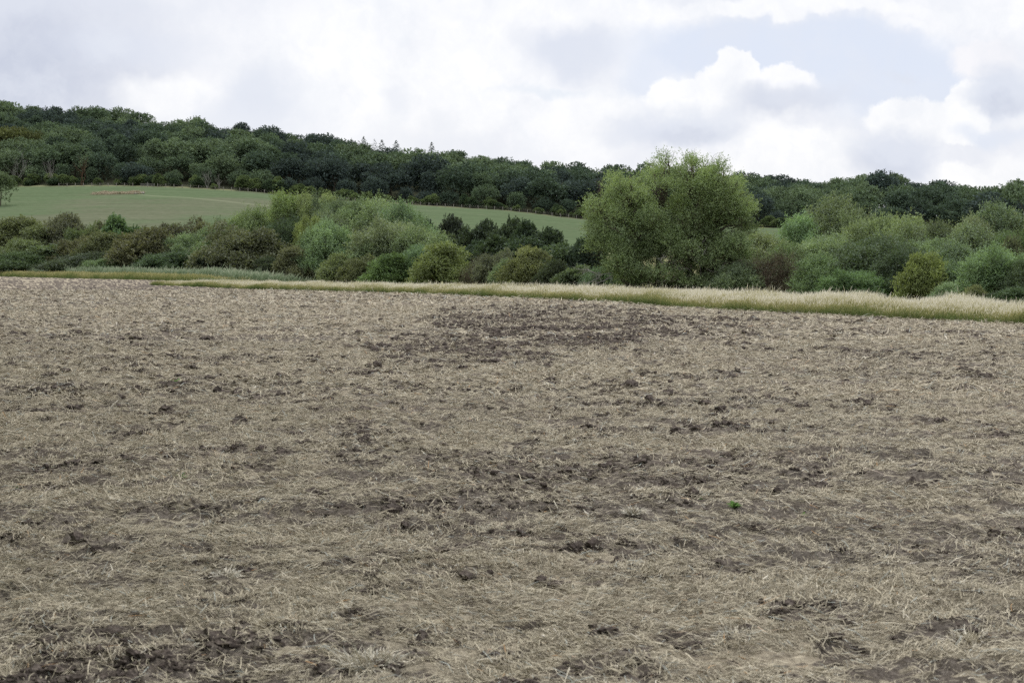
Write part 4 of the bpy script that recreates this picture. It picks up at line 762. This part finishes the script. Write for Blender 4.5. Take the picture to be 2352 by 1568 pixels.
# ------------------------------------------------------------------ fence and gate along the wood edge
def box(c, s, a=0.):
    x, y, z = np.array(s) / 2; v = np.array([[i, j, k] for i in (-x, x) for j in (-y, y) for k in (-z, z)]); ca, sa = math.cos(a), math.sin(a)
    v = np.stack([v[:, 0] * ca - v[:, 1] * sa, v[:, 0] * sa + v[:, 1] * ca, v[:, 2]], 1) + c
    return v[[[0, 1, 3, 2], [4, 6, 7, 5], [0, 4, 5, 1], [2, 3, 7, 6], [0, 2, 6, 4], [1, 5, 7, 3]]]
def fence():
    root = bpy.data.objects.new('field_fence', None); link(root, label='thin post and wire fence between green field and wood', category='fence')
    post = quad_mesh('post', box((0, 0, .55), (.16, .16, 1.5)), None, [M_post]); wires = [[], []]; last = None; seg = 0
    for j, px in enumerate(np.arange(60, 596, 8.2)):
        if 141 < px < 156: last = None; seg = 1; continue
        Y = float(k_wood(px)) - 7; X = ray(px, 250)[0] * Y; z = float(terr(X, Y)); o = bpy.data.objects.new('post', post); link(o, root); o.location = (X, Y, z)
        if last is not None:
            for hz in (.45, .8, 1.15): wires[seg].append(tube([last + [0, 0, hz], np.array([X, Y, z + hz])], [.012, .012], 3))
        last = np.array([X, Y, z])
    for w in wires: link(bpy.data.objects.new('wire', quad_mesh('wire', np.concatenate(w), None, [M_post])), root)
    px = 148.5; Y = float(k_wood(px)) - 7.6; X = ray(px, 250)[0] * Y; z = float(terr(X, Y)); g = bpy.data.objects.new('field_gate', None); link(g, label='pale railed gate in the fence below the left wood', category='gate'); g.location = (X, Y, z)
    link(bpy.data.objects.new('rails', quad_mesh('rails', np.concatenate([box((s * 1.35, 0, h), (2.2, .07, .12)) for s in (-1, 1) for h in (.35, .75, 1.15)] + [box((s * e, 0, .75), (.1, .08, .95)) for s in (-1, 1) for e in (.28, 2.42)]), None, [M_pale])), g)
    link(bpy.data.objects.new('gate_post', quad_mesh('gate_post', box((0, 0, .8), (.2, .2, 1.9)), None, [M_pale])), g)
fence()
def rough_patch():
    rng = np.random.default_rng(88); X0, Y0 = hit(118, 193.6); n = 30000
    x = X0 + rng.uniform(-8.5, 8.5, n) * rng.random(n) ** .3; y = Y0 + rng.normal(0, 1.3, n); h = (.4 + 1.3 * fbm(x / 2.2, y / 2, 3, 6) ** 2) 
    q, t = blades(rng, x, y, terr(x, y), h, .07, .4, .3, .25, .7); me = quad_mesh('rough_grass', q, t, [M_rough])
    link(bpy.data.objects.new('rough_grass', me), label='patch of dry rough grass in the middle of the green field', category='grass', kind='stuff')
    import bmesh
    bm = bmesh.new()
    for k in range(46):
        r = rng.uniform(.25, .6); x = X0 + rng.choice([-4.5, 6.5], p=[.35, .65]) + rng.normal(0, 1.5); y = Y0 - .8 + rng.normal(0, .7)
        vs = bmesh.ops.create_icosphere(bm, subdivisions=1, radius=r)['verts']
        for v in vs: v.co = v.co * rng.uniform(.7, 1.2); v.co.z = v.co.z * .7; v.co.x += x; v.co.y += y; v.co.z += float(terr(x, y)) + .2
    me = bpy.data.meshes.new('rubble_heap'); bm.to_mesh(me); bm.free(); me.materials.append(M_post)
    link(bpy.data.objects.new('rubble_heap', me), label='low heap of grey rubble and earth beside the rough grass', category='rubble', kind='stuff')
rough_patch()

# ------------------------------------------------------------------ small things on the field
def field_bits():
    rng = np.random.default_rng(515)
    def gp(px, py): 
        u, q = ray(px * W_ / 2352, py * W_ / 2352); Y = CAMZ / -q; X = u * Y; return X, Y, float(relief(np.array([X]), np.array([Y]))[0])
    def tuft(px, py, r, h, n, t0, t1, lab, name='grass_tuft'):
        X, Y, z = gp(px, py); a = rng.uniform(0, 6.28, n); rr = r * rng.random(n) ** .6 * .7; x = np.cos(a) * rr; y = np.sin(a) * rr
        b0 = np.stack([x, y, 0 * x - .01], 1); dr = norm(np.stack([x / r * .9 + rng.normal(0, .35, n), y / r * .9 + rng.normal(0, .35, n), np.ones(n) * .45], 1)); L = h * rng.uniform(.5, 1.2, n)
        sd = norm(np.cross(dr, rng.normal(size=(n, 3)))) * .0022; m = b0 + dr * (L * .6)[:, None]; e = m + norm(dr + [0, 0, -.5]) * (L * .45)[:, None]
        q = np.concatenate([np.stack([b0 - sd, b0 + sd, m + sd, m - sd], 1), np.stack([m - sd, m + sd, e + sd * .3, e - sd * .3], 1)]); t = rng.uniform(t0, t1, n)
        ob = bpy.data.objects.new(name, quad_mesh(name, q, np.concatenate([t, t]) * .6 + .3, [M_straw])); link(ob, label=lab, category='grass tuft'); ob.location = (X, Y, z)
    for a in ((628, 1448, .09, .07, 420, .38, .85, 'olive brown grass tuft in the near left stubble'), (1275, 1425, .09, .07, 260, .6, .95, 'pale straw tuft near the bottom centre'), (1500, 1330, .08, .06, 200, .5, .9, 'pale tuft right of centre in the near stubble'),
              (1870, 1350, .10, .08, 260, .7, 1., 'whitish straw tuft in the near right stubble'), (1740, 1420, .10, .06, 260, .6, .9, 'flattened pale tuft right of the bottom centre'), (2230, 1480, .14, .08, 420, .6, .95, 'wide pale tuft in the bottom right corner'), (1975, 1478, .05, .06, 160, 0., .3, 'small dark green tuft near the bottom right'),
              (850, 1545, .14, .09, 420, .7, 1., 'bushy pale tuft on the bottom edge, left of centre'), (345, 1385, .10, .06, 240, .55, .85, 'low pale tuft left of the olive one'), (1130, 1215, .06, .07, 150, .8, 1., 'little whitish tuft in mid stubble'), (1455, 1190, .07, .07, 150, .75, 1, 'upright pale tuft in the mid right stubble'),
              (960, 1275, .1, .06, 220, .35, .6, 'yellowish tuft left of the centre line'), (1690, 1480, .08, .07, 240, .8, 1, 'white dry tuft low right of centre'), (2330, 1180, .07, .07, 160, .8, 1., 'white stalks at the right edge'), (520, 1340, .07, .07, 160, .8, 1, 'upright pale stalks left of centre')):
        a = (a[0], a[1], a[2] * 1.1, a[3] * .95, int(a[4] * 1.1)) + a[5:]; tuft(*a)
    def weed(px, py, s, n, lab):
        X, Y, z = gp(px, py); Q = []; 
        for k in range(n):
            a = k * 2.4 + rng.normal(0, .2); el = rng.uniform(.2, 1.1); d = np.array([math.cos(a) * math.cos(el), math.sin(a) * math.cos(el), math.sin(el)]); sd = norm(np.cross(d, [0, 0, 1])); L = s * rng.uniform(.6, 1.1); b = np.array([0, 0, s * .15 * rng.random() * 2])
            p1 = b + d * L * .35; p2 = b + d * L * .7 + [0, 0, -.05 * L]; p3 = b + d * L + [0, 0, -.2 * L]; w = L * .24
            Q += [[b - sd * .003, b + sd * .003, p1 + sd * w * .8, p1 - sd * w * .8], [p1 - sd * w * .8, p1 + sd * w * .8, p2 + sd * w, p2 - sd * w], [p2 - sd * w, p2 + sd * w, p3 + sd * .002, p3 - sd * .002]]
        ob = bpy.data.objects.new('weed', quad_mesh('weed', np.array(Q), rng.random(len(Q)), [M_weed])); link(ob, label=lab, category='weed'); ob.location = (X, Y, z)
    weed(1685, 1180, .075, 11, 'bright green leafy weed right of centre in the stubble'); weed(1610, 1148, .035, 6, 'small green seedling left of the leafy weed'); weed(1845, 1182, .035, 6, 'tiny green seedling right of the leafy weed'); weed(418, 1105, .06, 6, 'small green sprout in the mid left stubble'); weed(40, 1112, .05, 5, 'green sprout by the left edge'); weed(402, 885, .12, 6, 'pale green sprout in the distant left stubble')
field_bits()
